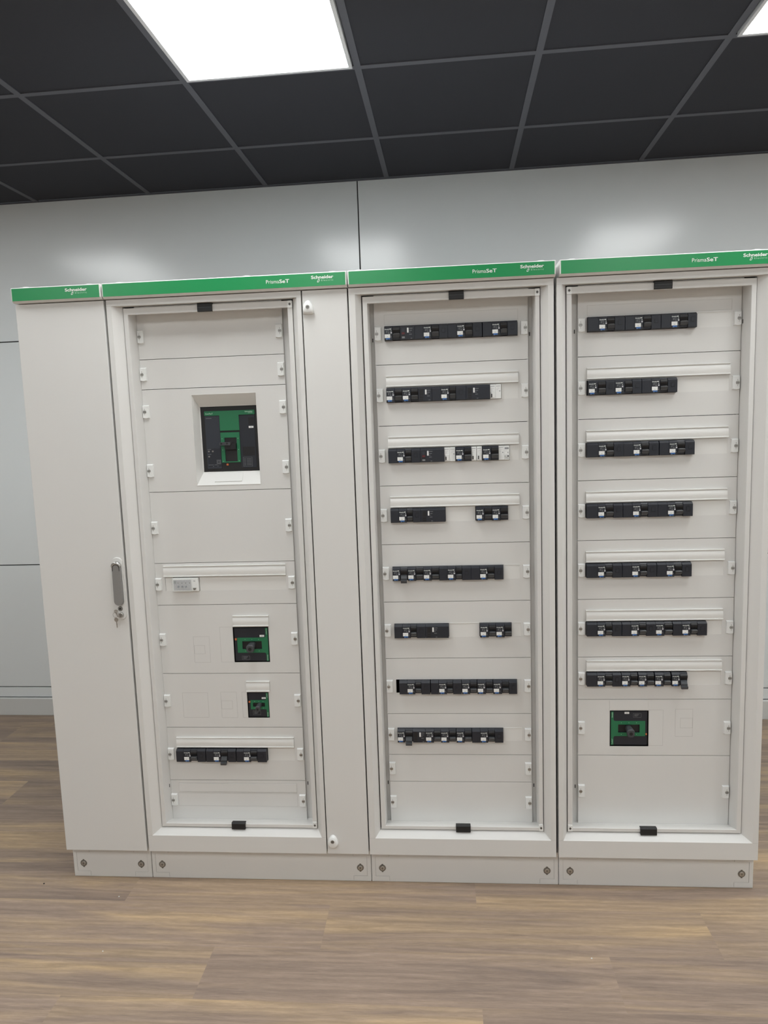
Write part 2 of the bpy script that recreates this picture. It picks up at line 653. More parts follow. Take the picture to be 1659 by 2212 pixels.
def plinth(root, x0, x1):
    y = 0.0325
    b = MB()
    b.box(x0, x1, y, 0.43, 0.0, 0.1195, 'paint')
    p = b.build('plinth', root, bevel=0.002)
    for side in (0, 1):
        b = MB()
        e = x0 if side == 0 else x1
        s = 1 if side == 0 else -1

        def bx(a, c, z0, z1, m='paint', d=0.0012):
            xa, xb = sorted((e + s * a, e + s * c))
            b.box(xa, xb, y - d, y, z0, z1, m)
        # C-shaped corner piece around a slightly sunk flap
        bx(0.0022, 0.0620, 0.0955, 0.1150)
        bx(0.0022, 0.0620, 0.0040, 0.0210)
        bx(0.0022, 0.0140, 0.0210, 0.0955)
        bx(0.0625, 0.0637, 0.0955, 0.1150, 'score', 0.0004)
        bx(0.0625, 0.0637, 0.0040, 0.0210, 'score', 0.0004)
        bx(0.0142, 0.0620, 0.0945, 0.0953, 'score', 0.0004)
        bx(0.0142, 0.0620, 0.0212, 0.0220, 'score', 0.0004)
        bx(0.0142, 0.0150, 0.0220, 0.0945, 'score', 0.0004)
        b.build('corner_piece', p, bevel=0.0005, seg=1)
        bxx = e + s * 0.0385
        b = MB()
        zb = 0.052
        b.disc_y(bxx, zb, 0.0125, y - 0.0006, y, 'dullsteel', 28)
        b.box(bxx - 0.003, bxx + 0.003, y - 0.0006, y, zb - 0.0155, zb - 0.011, 'dullsteel')
        b.box(bxx - 0.003, bxx + 0.003, y - 0.0006, y, zb + 0.011, zb + 0.0150, 'dullsteel')
        b.disc_y(bxx, zb, 0.0085, y - 0.0028, y - 0.0006, 'steel', 20, 0.001)
        b.disc_y(bxx, zb, 0.0035, y - 0.0042, y - 0.0028, 'dullsteel', 12)
        b.build('bolt', p)
    return p


def latch_mb(x, z, side):
    """white quarter-turn latch tab; side -1 at the left edge of a plate, +1 at the right"""
    b = MB()
    y0, w_, h_ = PY, 0.0225, 0.0460
    cx = x
    x0, x1 = cx - w_ / 2, cx + w_ / 2
    z0, z1 = z - h_ / 2, z + h_ / 2
    n = 5
    a = []
    # bottom edge gently bowed, front rises towards the middle
    fr = [(x0 + 0.001, z1 - 0.003), (x1 - 0.001, z1 - 0.003)]
    low = [(x0 + 0.001 + (w_ - 0.002) * k / n, z0 + 0.004 - 0.0022 * math.sin(math.pi * k / n)) for k in range(n + 1)]
    front = low + [fr[1], fr[0]]
    back = [(x0 + w_ * k / n, z0 + 0.0015 - 0.0024 * math.sin(math.pi * k / n)) for k in range(n + 1)] + [(x1, z1), (x0, z1)]
    vf = [b.bm.verts.new((px, y0 - 0.0075, pz)) for px, pz in front]
    vb = [b.bm.verts.new((px, y0 - 0.0002, pz)) for px, pz in back]
    b.face(vf, 'gloss')
    b.face(list(reversed(vb)), 'gloss')
    N = len(vf)
    for k in range(N):
        b.face([vf[k], vb[k], vb[(k + 1) % N], vf[(k + 1) % N]], 'gloss')
    sx = cx + side * 0.0035
    b.disc_y(sx, z, 0.0056, y0 - 0.0082, y0 - 0.0074, 'dullsteel', 18)
    b.disc_y(sx, z, 0.0043, y0 - 0.0090, y0 - 0.0082, 'steel', 16)
    b.box(sx - 0.0034, sx + 0.0034, y0 - 0.0093, y0 - 0.0090, z - 0.0008, z + 0.0008, 'black')
    b.box(sx - 0.0007, sx + 0.0007, y0 - 0.0078, y0 - 0.0074, z + 0.0080, z + 0.0108, 'dullsteel')
    b.box(sx - 0.0007, sx + 0.0007, y0 - 0.0078, y0 - 0.0074, z - 0.0104, z - 0.0080, 'dullsteel')
    return b


def plate(root, x0, x1, z0, z1, hole=None, strip=None, blanks=(), scores=(), latches=True, shutter=None, flush=False, recess=None, latch_z=None, blank_hole=False):
    """one front plate: a steel sheet with an opening, its latches, label rail and blanking strips"""
    b = MB()
    g = 0.0009
    X0, X1, Z0, Z1 = x0, x1, z0 + g, z1 - g
    yf, yb = PY, PY + 0.0015
    if hole:
        hx0, hx1, hz0, hz1 = hole
        b.box(X0, X1, yf, yb, Z0, hz0, 'plate')
        b.box(X0, X1, yf, yb, hz1, Z1, 'plate')
        b.box(X0, hx0, yf, yb, hz0, hz1, 'plate')
        b.box(hx1, X1, yf, yb, hz0, hz1, 'plate')
    else:
        b.box(X0, X1, yf, yb, Z0, Z1, 'plate')
    for (a, c, d, e) in scores:
        b.ringline(a, c, d, e, yf, 0.0006, 'score')
    if strip and flush:
        b.ringline(strip[0], strip[1], strip[2], strip[3], yf, 0.0007, 'score')
    # dark joint shadow line is the real gap; folded rims of the sheet
    b.box(X0, X1, yb, yb + 0.012, Z0, Z0 + 0.0012, 'plate')
    b.box(X0, X1, yb, yb + 0.012, Z1 - 0.0012, Z1, 'plate')
    p = b.build('front_plate', root)
    if strip and not flush:
        sx0, sx1, sz0, sz1 = strip
        q = MB()
        hh = sz1 - sz0
        prof = [(PY - 0.0002, sz0 - 0.0005), (PY - 0.0095, sz0), (PY - 0.0095, sz0 + 0.0022), (PY - 0.0070, sz0 + 0.0030)]
        for k in range(7):
            t_ = k / 6
            prof.append((PY - 0.0070 - 0.0022 * math.sin(t_ * math.pi * 0.9) + 0.0035 * t_ * 0.6, sz0 + 0.004 + (hh - 0.012) * t_))
        prof += [(PY - 0.0035, sz1 - 0.0050), (PY - 0.0035, sz1 - 0.0036), (PY - 0.0075, sz1 - 0.0028), (PY - 0.0075, sz1 - 0.0008), (PY - 0.0002, sz1)]
        prof = list(reversed(prof))
        q.prism_x(sx0, sx1, prof, 'plastic')
        q.build('label_rail', p)
    for (a, c, d, e) in blanks:
        q = MB()
        q.box(a, c, PY + 0.0005, PY + 0.002, d, e, 'plastic')
        q.box(a, c, PY - 0.0012, PY + 0.0005, e - 0.0016, e, 'plastic')
        q.box(c - 0.0012, c, PY - 0.0008, PY + 0.0005, d, e - 0.0016, 'plastic')
        q.build('blanking_strip', p)
    if shutter:
        a, c, d, e = shutter
        q = MB()
        q.box(a, c, PY - 0.0016, PY - 0.0001, d, e, 'plate')
        q.build('cover_flap', p, bevel=0.0005, seg=1)
    if latches:
        zl = (z0 + z1) / 2 if latch_z is None else latch_z
        for zz in (zl if isinstance(zl, (list, tuple)) else [zl]):
            latch_mb(x0 + 0.0110, zz, -1).build('latch', p)
            latch_mb(x1 - 0.0125, zz, 1).build('latch', p)
    return p


def frame_door(root, xo, xi, xb, xr_o, xr_i, xp, zi=(0.1833, 2.0156), clips=(), hinge='R', slots=()):
    """door frame ring, dark ring painted as gap shade, inner mounting frame with its two black grips"""
    b = MB()
    zb0, zb1 = 0.2020, 2.0155
    b.open = True
    b.rings([(xo[0], xo[1], ZD0, ZD1, 0.036), (xo[0], xo[1], ZD0, ZD1, 0.0008), (xo[0] + 0.0008, xo[1] - 0.0008, ZD0 + 0.0008, ZD1 - 0.0008, 0.0),
             (xi[0], xi[1], zi[0], zi[1], 0.0), (xb[0], xb[1], zb0, zb1, 0.024), (xb[0], xb[1], zb0, zb1, 0.040)], 'paint')
    # butt joints where the uprights meet the wide top and bottom members
    for z, u in ((zi[0], -1), (zi[1], 1)):
        b.box(xo[0] + 0.001, xi[0], -0.0002, 0.0, z - 0.0002, z + 0.0004, 'score')
        b.box(xi[1], xo[1] - 0.001, -0.0002, 0.0, z - 0.0002, z + 0.0004, 'score')
    b.build('door_frame', root)
    b = MB()  # dark ring added behind the bevel to stand in for the gap's shade
    b.open = True
    b.rings([(xb[0] - 0.004, xb[1] + 0.004, zb0 - 0.003, zb1 + 0.003, 0.038), (xr_o[0] + 0.002, xr_o[1] - 0.002, 0.208, 2.0085, 0.038), (xr_o[0] + 0.002, xr_o[1] - 0.002, 0.208, 2.0085, 0.046)], 'gap_shade')
    b.build('gap_shade_ring', root)
    zr0, zr1 = 0.2060, 2.0105
    b = MB()
    b.open = True
    zc0, zc1 = 0.2190, 1.9890
    b.rings([(xr_o[0], xr_o[1], zr0, zr1, 0.044), (xr_o[0], xr_o[1], zr0, zr1, 0.021), (xr_o[0] + 0.001, xr_o[1] - 0.001, zr0 + 0.001, zr1 - 0.001, 0.020),
             (xr_i[0] - 0.001, xr_i[1] + 0.001, zc0 - 0.001, zc1 + 0.001, 0.020), (xr_i[0], xr_i[1], zc0, zc1, 0.0215),
             (xr_i[0] + 0.0008, xr_i[1] - 0.0008, 0.2155, 1.9910, 0.040), (xr_i[0] + 0.0012, xr_i[1] - 0.0012, 0.2035, 1.9965, 0.075),
             (xr_i[0] + 0.0016, xr_i[1] - 0.0016, 0.2003, 1.9997, 0.0835), (xr_i[0] + 0.0018, xr_i[1] - 0.0018, 0.2003, 1.9997, 0.094),
             (max(xp[0], xr_i[0]) + 0.004, min(xp[1], xr_i[1]) - 0.004, 0.2003, 1.9997, 0.0945)], 'paint')
    # dark oblong slots punched in the channel sides
    for sx, sz, sy in slots:
        b.box(sx - 0.0013, sx + 0.0013, sy - 0.0012, sy + 0.0012, sz - 0.006, sz + 0.006, 'seam')
    f = b.build('mounting_frame', root)
    # bright galvanised strip over the top member
    b = MB()
    b.box(xr_i[0] + 0.02, xr_i[1] - 0.02, 0.026, 0.034, zr1 - 0.001, zr1 + 0.0035, 'brightsteel')
    b.build('steel_rail', f)
    for (a, c, d, e) in clips:
        b = MB()
        if d > 1.0:
            b.prism_x(a, c, [(0.0130, d + 0.001), (0.0130, e - 0.004), (0.0170, e), (0.0320, e), (0.0320, e - 0.0060), (0.0240, e - 0.0070), (0.0240, d), (0.0150, d)][::-1], 'black2')
            b.box(a + 0.001, c - 0.001, 0.0124, 0.0130, d + 0.012, d + 0.014, 'lever')
        else:
            b.prism_x(a, c, [(0.0130, d), (0.0130, e - 0.0085), (0.0160, e - 0.0060), (0.0300, e - 0.0080), (0.0310, e - 0.0110), (0.0240, e - 0.0100), (0.0240, d)][::-1], 'black2')
            b.box(a + 0.001, c - 0.001, 0.0122, 0.0132, e - 0.0105, e - 0.0092, 'lever')
        b.build('grip', f, bevel=0.0012)
    # corner blocks with a cross-head screw on the hinge side
    for z in (zr0 + 0.0125, zr1 - 0.0115):
        b = MB()
        cx = xr_o[1] - 0.0075 if hinge == 'R' else xr_o[0] + 0.0075
        b.prism_y(0.0165, 0.0205, rrect(cx - 0.0080, cx + 0.0080, z - 0.0115, z + 0.0115, 0.0025, 3), 'gloss', taper=0.0006)
        b.disc_y(cx, z, 0.0038, 0.0158, 0.0165, 'dullsteel', 14)
        b.box(cx - 0.0034, cx + 0.0034, 0.0154, 0.0158, z - 0.0006, z + 0.0006, 'black')
        b.box(cx - 0.0006, cx + 0.0006, 0.0154, 0.0158, z - 0.0046, z + 0.0046, 'black')
        b.build('hinge_block', f)
    return f


def backing(root, x0, x1):
    b = MB()
    b.box(x0 - 0.03, x1 + 0.03, 0.20, 0.202, 0.16, 2.01, 'seam')
    return b.build('mounting_plate', root)


def sheet_door(name, root, x0, x1):
    b = MB()
    b.box(x0, x1, 0.0, 0.022, ZD0, ZD1, 'paint')
    return b.build(name, root, bevel=0.0022, seg=3)


# ---- cabinet one: narrow with a solid door ----
c1 = thing('electrical_cabinet', (0.15, 0.2, 0.0), 'narrow white steel cabinet with a solid door and grey swing handle at the left end', 'electrical cabinet', 'row of joined white switchboard cabinets')
carcass(c1, 0.003, 0.299)
d1 = sheet_door('door', c1, 0.0020, 0.3020)
cornice(c1, 0.0035, 0.3035, (0.0414, 0.2555), (), ((0.1866, 0.2601),))
plinth(c1, 0.0060, 0.3000)

# swing handle
hx = 0.2785
b = MB()
b.prism_y(-0.005, 0.0, rrect(hx - 0.0185, hx + 0.0185, 0.972, 1.190, 0.0180, 8), 'paint', True, taper=0.002)
b.build('handle_plate', d1)
b = MB()
# lever: wide rounded bar, tapering out at the bottom
n = 12
pts = [(hx - 0.0150, 1.060)]
pts = []
for i in range(n + 1):
    a = math.pi + math.pi * i / n
    pts.append((hx + 0.0152 * math.cos(a), 1.0395 + 0.0152 * math.sin(a)))
pts += [(hx + 0.0145, 1.160)]
for i in range(n + 1):
    a = math.pi * i / n
    pts.append((hx + 0.0140 * math.cos(a), 1.162 + 0.0140 * math.sin(a)))
b.prism_y(-0.0165, -0.005, pts, 'greyhandle', True, taper=0.0015)
b.build('swing_handle', d1)
b = MB()
ar = []
for i in range(13):
    a = math.pi * i / 12
    ar.append((hx + 0.0118 * math.cos(a), -0.0168, 1.1550 + 0.0118 * math.sin(a)))
ar = [(hx + 0.0118, -0.0168, 1.1450)] + ar + [(hx - 0.0118, -0.0168, 1.1450)]
b.tube(ar, 0.0009, 'black2', 8)
b.build('handle_groove', d1)
b = MB()
cap = []
for i in range(17):
    a = math.pi * i / 16
    cap.append((hx + 0.0150 * math.cos(a), 1.1605 + 0.0150 * math.sin(a)))
for i in range(16, -1, -1):
    a = math.pi * i / 16
    cap.append((hx + 0.0128 * math.cos(a), 1.1550 + 0.0128 * math.sin(a)))
va = [b.bm.verts.new((x, -0.0195, z)) for x, z in cap[:17]]
vb2 = [b.bm.verts.new((x, -0.0170, z)) for x, z in reversed(cap[17:])]
vc = [b.bm.verts.new((x, -0.0050, z)) for x, z in cap[:17]]
for i in range(16):
    b.face([va[i], va[i + 1], vb2[i + 1], vb2[i]], 'steel', True)
    b.face([vc[i], vc[i + 1], va[i + 1], va[i]], 'steel', True)
b.open = True
b.build('handle_pivot_cap', d1)
b = MB()
b.disc_y(hx, 1.0125, 0.0085, -0.0075, -0.0045, 'dullsteel', 24, 0.0008)
b.disc_y(hx, 1.0125, 0.0030, -0.0080, -0.0075, 'black', 14)
b.build('keyhole', d1)
b = MB()
b.disc_y(hx + 0.0015, 0.9905, 0.0092, -0.0125, -0.0045, 'steel', 24, 0.001)
b.box(hx + 0.0009, hx + 0.0021, -0.0128, -0.0125, 0.9860, 0.9950, 'black')
b.build('lock_cylinder', d1)

# the bunch of keys
kt = thing('key_bunch', (0.2725, -0.026, 0.955), 'small steel keys on a ring hanging from the left door lock', 'keys')
b = MB()
b.disc_y(0.2725, 1.0085, 0.0070, -0.028, -0.026, 'steel', 18, 0.0004)
b.prism_y(-0.0275, -0.0262, [(0.2765, 0.9885), (0.2825, 0.9885), (0.2825, 0.9915), (0.2780, 0.9925), (0.2745, 1.006), (0.2710, 1.003)], 'steel')
b.build('key', kt)
b = MB()
b.box(0.2795, 0.2807, -0.0265, -0.0129, 0.9875, 0.9935, 'steel')
b.build('key_blade', kt)
b = MB()
ring = [(0.2725 + 0.0098 * math.cos(2 * math.pi * k / 28), -0.0285 + 0.002 * math.cos(2 * math.pi * k / 28), 0.9975 + 0.0098 * math.sin(2 * math.pi * k / 28)) for k in range(28)]
b.tube(ring, 0.0007, 'steel', 8, True)
b.build('key_ring', kt)
b = MB()
b.disc_y(0.2722, 0.9800, 0.0076, -0.0290, -0.0272, 'steel', 20, 0.0004)
b.prism_y(-0.0288, -0.0274, [(0.2705, 0.974), (0.2718, 0.9535), (0.2732, 0.9515), (0.2752, 0.9540), (0.2748, 0.960), (0.2756, 0.962), (0.2745, 0.966), (0.2742, 0.974)], 'steel')
b.build('key', kt)

# ---- cabinet two ----
c2 = thing('electrical_cabinet', (0.70, 0.2, 0.0), 'widest white cabinet, with a big green and black breaker near its top', 'electrical cabinet', 'row of joined white switchboard cabinets')
carcass(c2, 0.303, 1.0995)
cornice(c2, 0.3085, 1.1005, (0.3559, 0.7778, 1.0546), ((0.846, 0.920),), ((0.9895, 1.0600),))
plinth(c2, 0.3020, 1.1010)
frame_door(c2, (0.3095, 0.9505), (0.3265, 0.9362), (0.3540, 0.9192), (0.3564, 0.9172), (0.3714, 0.9012), (0.370, 0.8695),
           clips=((0.6072, 0.6555, 1.9880, 2.0170), (0.6125, 0.6612, 0.2020, 0.2330)), hinge='R', slots=((0.8766, 0.335, 0.0935), (0.3726, 0.334, 0.070)))
backing(c2, 0.370, 0.8695)
sp_ = sheet_door('side_panel', c2, 0.9540, 1.0980)


def egg(cx, cz, hw, ht, hb, n=28, flat=False):
    pts = []
    for i in range(n):
        a = 2 * math.pi * i / n - math.pi / 2
        s_, c_ = math.sin(a), math.cos(a)
        if flat:
            # dome above, nearly straight bottom
            z = ht * s_ if s_ > 0 else hb * max(s_ * 1.0, -1) * (0.30 + 0.70 * abs(s_)) if False else (ht * s_ if s_ > 0 else -hb * (1 - (1 - abs(s_)) ** 3))
            x = hw * c_ * (1.0 if s_ < 0 else (1 - 0.25 * s_))
        else:
            z = ht * s_ if s_ > 0 else hb * s_
            x = hw * c_ * (1 - 0.20 * max(0, s_))
        pts.append((cx + x, cz + z))
    return pts


def dome(b, pts, cx, cz, y0, h, m):
    n = len(pts)
    rows = []
    for k, (s, d) in enumerate(((1.0, 0.0), (0.97, 0.45), (0.86, 0.80), (0.66, 1.0))):
        rows.append([b.bm.verts.new((cx + (x - cx) * s, y0 - h * d, cz + (z - cz) * s)) for x, z in pts])
    for A, B in zip(rows, rows[1:]):
        for i in range(n):
            b.face([A[i], A[(i + 1) % n], B[(i + 1) % n], B[i]], m, True)
    b.face(rows[-1], m, True)


for (lx, lz, fl) in ((0.9734, 1.9815, True), (0.9750, 0.1760, False)):
    b = MB()
    b.open = True
    if fl:
        pts = []
        for i in range(15):      # pointed arch with a bowed bottom edge
            t_ = i / 14
            pts.append((lx - 0.0180 + 0.0360 * t_, lz - 0.0190 - 0.0025 * math.sin(math.pi * t_)))
        for i in range(1, 14):
            a = math.pi * i / 14
            pts.append((lx + 0.0180 * math.cos(a), lz - 0.0190 + 0.0420 * math.sin(a) ** 0.85))
        dome(b, pts, lx, lz, 0.0, 0.016, 'gloss')
    else:
        dome(b, egg(lx, 0.1665, 0.0185, 0.028, 0.0205), lx, 0.1735, 0.0, 0.013, 'gloss')
    bh = 0.016 if fl else 0.013
    b.disc_y(lx, lz, 0.0085, -bh - 0.0012, -bh + 0.002, 'gloss', 24, 0.001)
    b.disc_y(lx, lz, 0.0062, -bh - 0.0016, -bh - 0.0008, 'dullsteel', 20)
    b.box(lx - 0.0035, lx + 0.0035, -bh - 0.0020, -bh - 0.0014, lz - 0.001, lz + 0.001, 'black')
    b.build('lock_cover', sp_)

# ---- cabinets three and four ----
c3 = thing('electrical_cabinet', (1.4225, 0.2, 0.0), 'white cabinet with eight rows of black breakers, between the other two framed cabinets', 'electrical cabinet', 'row of joined white switchboard cabinets')
carcass(c3, 1.1035, 1.7425)
cornice(c3, 1.1045, 1.7436, (1.1394, 1.7029), ((1.4919, 1.5654),), ((1.6369, 1.7081),))
plinth(c3, 1.1025, 1.7520)
frame_door(c3, (1.1022, 1.7407), (1.1232, 1.7235), (1.1400, 1.7030), (1.1437, 1.7001), (1.1592, 1.6865), (1.174, 1.671),
           clips=((1.4178, 1.4650, 1.9885, 2.0165), (1.4027, 1.4527, 0.2015, 0.2330)), hinge='R', slots=((1.1663, 1.882, 0.0935), (1.6773, 1.881, 0.0935), (1.1663, 0.340, 0.0935), (1.6790, 0.333, 0.0935)))
backing(c3, 1.174, 1.671)

c4 = thing('electrical_cabinet', (2.08, 0.2, 0.0), 'white cabinet with seven breaker rows at the right end of the row', 'electrical cabinet', 'row of joined white switchboard cabinets')
carcass(c4, 1.7505, 2.4000)
cornice(c4, 1.7561, 2.4080, (1.7962, 2.3438), ((2.1460, 2.2210),), ((2.2943, 2.3645),))
plinth(c4, 1.7535, 2.4025)
frame_door(c4, (1.7492, 2.4014), (1.7646, 2.3828), (1.7802, 2.3555), (1.7829, 2.3530), (1.7988, 2.3379), (1.829, 2.335),
           clips=((2.0475, 2.1010, 1.9900, 2.0170), (2.0237, 2.0775, 0.1990, 0.2310)), hinge='L', slots=((1.8200, 1.882, 0.0935), (2.3369, 1.889, 0.074), (1.8210, 0.330, 0.0935)))
backing(c4, 1.829, 2.335)

# ---- front plates ----
HH = 0.024


def zc_of(a, c):
    return 0.200 + 0.05 * (a + c) / 2


ROWS = [
    (3, 1, 1207, 1640, [('lt', [1207, 1234, 1259]), ('v', [1259, 1306]), ('klts', [1306, 1334, 1360, 1385, 1413]), ('klts', [1413, 1442, 1468, 1493, 1523]), ('klts', [1525, 1554, 1581, 1604, 1636])]),
    (3, 2, 1207, 1638, [('lt', [1207, 1235, 1260]), ('lt', [1260, 1288, 1312]), ('v', [1312, 1357]), ('klts', [1357, 1386, 1414, 1435, 1468]), ('V', [1468, 1545]), ('w', [1546, 1564]), ('W', [1564, 1582])]),
    (3, 3, 1207, 1638, [('klts', [1207, 1236, 1263, 1284, 1313]), ('V', [1313, 1393]), ('wW', [1393, 1411, 1429]), ('lt', [1430, 1458, 1482]), ('w', [1482, 1499]), ('w', [1500, 1517]), ('lt', [1518, 1546, 1571]), ('Wo', [1571, 1589, 1606])]),
    (3, 4, 1208, 1638, [('klts', [1208, 1236, 1263, 1283, 1310]), ('V', [1310, 1392]), ('lt', [1493, 1521, 1546]), ('lt', [1546, 1574, 1599])]),
    (3, 5, 1208, 1638, [('ld', [1208, 1235, 1260]), ('lt', [1260, 1288, 1313]), ('lt', [1313, 1341, 1366]), ('klts', [1366, 1394, 1422, 1443, 1473]), ('klts', [1473, 1502, 1528, 1551, 1581])]),
    (3, 6, 1208, 1639, [('klts', [1208, 1236, 1264, 1285, 1315]), ('V', [1315, 1394]), ('lt', [1500, 1529, 1553]), ('lt', [1553, 1582, 1606])]),
    (3, 7, 1208, 1638, [('klts', [1219, 1246, 1274, 1295, 1326]), ('klts', [1328, 1355, 1383, 1404, 1433]), ('lt', [1434, 1462, 1486]), ('lt', [1487, 1516, 1540]), ('lts', [1541, 1571, 1594, 1622])]),
    (3, 8, 1207, 1639, [('ld', [1207, 1234, 1261]), ('v', [1261, 1305]), ('lt', [1305, 1334, 1358]), ('lt', [1358, 1387, 1411]), ('lt', [1412, 1440, 1465]), ('klts', [1466, 1494, 1521, 1544, 1573])]),
    (4, 1, 1858, 2306, [('klts', [1858, 1891, 1917, 1941, 1972]), ('klts', [1973, 2002, 2029, 2054, 2083]), ('klts', [2084, 2114, 2140, 2166, 2194])]),
    (4, 2, 1857, 2304, [('lts', [1859, 1889, 1914, 1943]), ('lts', [1943, 1973, 1997, 2026]), ('klts', [2027, 2056, 2083, 2107, 2137])]),
    (4, 3, 1855, 2303, [('klts', [1855, 1891, 1916, 1940, 1971]), ('klts', [1971, 2001, 2027, 2051, 2082]), ('klts', [2084, 2114, 2140, 2164, 2194])]),
    (4, 4, 1854, 2304, [('klts', [1854, 1890, 1915, 1940, 1970]), ('klts', [1971, 2001, 2027, 2050, 2082]), ('klts', [2082, 2112, 2137, 2161, 2192])]),
    (4, 5, 1854, 2300, [('klts', [1854, 1890, 1915, 1938, 1969]), ('klts', [1970, 2000, 2026, 2049, 2080]), ('klts', [2081, 2111, 2137, 2161, 2192])]),
    (4, 6, 1855, 2300, [('klts', [1855, 1889, 1916, 1938, 1969]), ('klts', [1970, 1999, 2026, 2049, 2079]), ('lt', [2079, 2108, 2134]), ('klts', [2135, 2164, 2192, 2214, 2245])]),
    (4, 7, 1856, 2300, [('klts', [1856, 1889, 1916, 1940, 1969]), ('lt', [1970, 1999, 2023]), ('lt', [2025, 2053, 2077]), ('lt', [2079, 2108, 2131]), ('ld', [2134, 2160, 2186])]),
    (2, 8, 408, 837, [('klts', [408, 436, 461, 486, 516]), ('klds', [518, 545, 572, 598, 627]), ('klts', [629, 655, 680, 705, 738])]),
]
PL = {2: (0.3735, 0.8695), 3: (1.174, 1.671), 4: (1.829, 2.335)}
RANGE = {
    3: {1: (32, 36), 2: (28, 32), 3: (24, 28), 4: (20, 24), 5: (16, 20), 6: (12, 16), 7: (8, 12), 8: (5, 8), 9: (3, 5), 10: (0, 3)},
    4: {1: (32, 36), 2: (28, 32), 3: (24, 28), 4: (20, 24), 5: (16, 20), 6: (12, 16), 7: (9, 12), 8: (5, 9), 9: (0, 5)},
    2: {1: (33, 36), 2: (31, 33), 3: (24, 31), 4: (19, 24), 5: (16, 19), 6: (11, 16), 7: (7, 11), 8: (3, 7), 9: (0, 3)},
}
ROOT = {2: c2, 3: c3, 4: c4}
RAILS = {(3, 1): 'f', (3, 2): 1, (3, 3): 1, (3, 4): 1, (4, 1): 'f', (4, 2): 1, (4, 3): 1, (4, 4): 1, (4, 5): 1, (4, 6): 1, (4, 7): 1, (2, 8): 1}
DEV = {}
for cab, row, l_, s_, units in ROWS:
    DEV[(cab, row)] = (l_ / 1000 - 0.0005, s_ / 1000, [(k, [v / 1000 for v in xs]) for k, xs in units])
for cab in (2, 3, 4):
    px0, px1 = PL[cab]
    for row, (ma, mb) in RANGE[cab].items():
        z0, z1 = 0.2 + 0.05 * ma, 0.2 + 0.05 * mb
        zc = (z0 + z1) / 2
        key = (cab, row)
        if key in DEV:
            hx0, hx1, units = DEV[key]
            h0, h1 = zc - HH, zc + HH
            # blanking strips fill what the devices leave open
            occ = sorted((u[1][0], u[1][-1]) for u in units)
            cur, blanks = hx0, []
            for a, c_ in occ:
                if a - cur > 0.03:
                    blanks.append((cur + 0.001, a - 0.0015, h0, h1))
                cur = max(cur, c_)
            if hx1 - cur > 0.004:
                blanks.append((cur + 0.0015, hx1, h0, h1))
            st, fl = None, False
            if key in RAILS:
                st = (hx0 + 0.0005, hx1 - 0.0005, zc + 0.028, zc + 0.064 - (0.003 if RAILS[key] == 'f' else 0))
                fl = RAILS[key] == 'f'
            plate(ROOT[cab], px0, px1, z0, z1, hole=(hx0, hx1, h0, h1), strip=st, flush=fl, blanks=blanks)
        elif key == (2, 3):
            plate(c2, px0, px1, z0, z1, hole=(0.545, 0.7665, 1.4195, 1.7265), latch_z=(1.675, 1.474))
        elif key == (2, 5):
            plate(c2, px0, px1, z0, z1, hole=(0.407, 0.8385, zc - HH, zc + HH), strip=(0.405, 0.8385, 1.103, 1.141), blanks=((0.408, 0.4365, zc - HH, zc + HH), (0.5305, 0.8385, zc - HH, zc + HH)))
        elif key == (2, 6):
            plate(c2, px0, px1, z0, z1, hole=(0.638, 0.7655, 0.790, 0.918), strip=(0.6415, 0.769, 0.9225, 0.960),
                  scores=((0.494, 0.552, 0.790, 0.885), (0.4955, 0.534, 0.822, 0.853), (0.591, 0.6375, 0.791, 0.919)))
        elif key == (2, 7):
            plate(c2, px0, px1, z0, z1, hole=(0.6755, 0.7535, 0.585, 0.680), strip=(0.676, 0.760, 0.685, 0.722),
                  scores=((0.440, 0.533, 0.587, 0.679), (0.580, 0.638, 0.586, 0.681), (0.581, 0.621, 0.618, 0.649), (0.657, 0.675, 0.586, 0.681)))
        elif key == (2, 9):
            plate(c2, px0, px1, z0, z1, strip=(0.404, 0.838, 0.304, 0.339), flush=True, shutter=(0.4045, 0.8375, 0.3055, 0.3375), scores=((0.398, 0.838, 0.250, 0.300),))
        elif key == (4, 8):
            plate(c4, px0, px1, z0, z1, hole=(1.9355, 2.065, 0.482, 0.6105), shutter=(1.934, 2.064, 0.6125, 0.6492),
                  scores=((2.0655, 2.113, 0.485, 0.6125), (2.153, 2.211, 0.518, 0.615), (2.170, 2.210, 0.548, 0.583)))
        elif key == (4, 9):
            plate(c4, px0, px1, z0, z1, latch_z=0.321)
        else:
            plate(ROOT[cab], px0, px1, z0, z1)

# moulded surround of the big breaker's window
b = MB()
b.open = True
b.rings([(0.5435, 0.7680, 1.4180, 1.7280, PY - 0.0010), (0.5450, 0.7665, 1.4195, 1.7265, PY - 0.0012), (0.5570, 0.7640, 1.4590, 1.6890, 0.118), (0.5595, 0.7615, 1.4625, 1.6865, 0.119), (0.5595, 0.7615, 1.4625, 1.6865, 0.135)], 'plastic')
b.build('breaker_surround', c2)
b = MB()
b.prism_x(0.605, 0.700, [(0.0895, 1.4290), (0.1130, 1.4550), (0.1120, 1.4565), (0.0880, 1.4305)], 'plastic')
b.build('sloping_sill_flap', c2)


# ================================================================== modular breakers
ORD = ['first', 'second', 'third', 'fourth', 'fifth', 'sixth', 'seventh', 'eighth', 'ninth']
CABN = {2: 'the widest cabinet', 3: 'the middle cabinet', 4: 'the right-hand cabinet'}


def seg_block(b, x0, x1, z0, z1, m='body', front=PF, chamf=0.006):
    """chamfered housing slice"""
    yb = 0.150
    b.prism_x(x0 + 0.00025, x1 - 0.00025,
              [(yb, z0), (yb, z1), (front + chamf * 1.4, z1), (front, z1 - chamf), (front, z0 + 0.0015), (front + 0.0015, z0)], m)


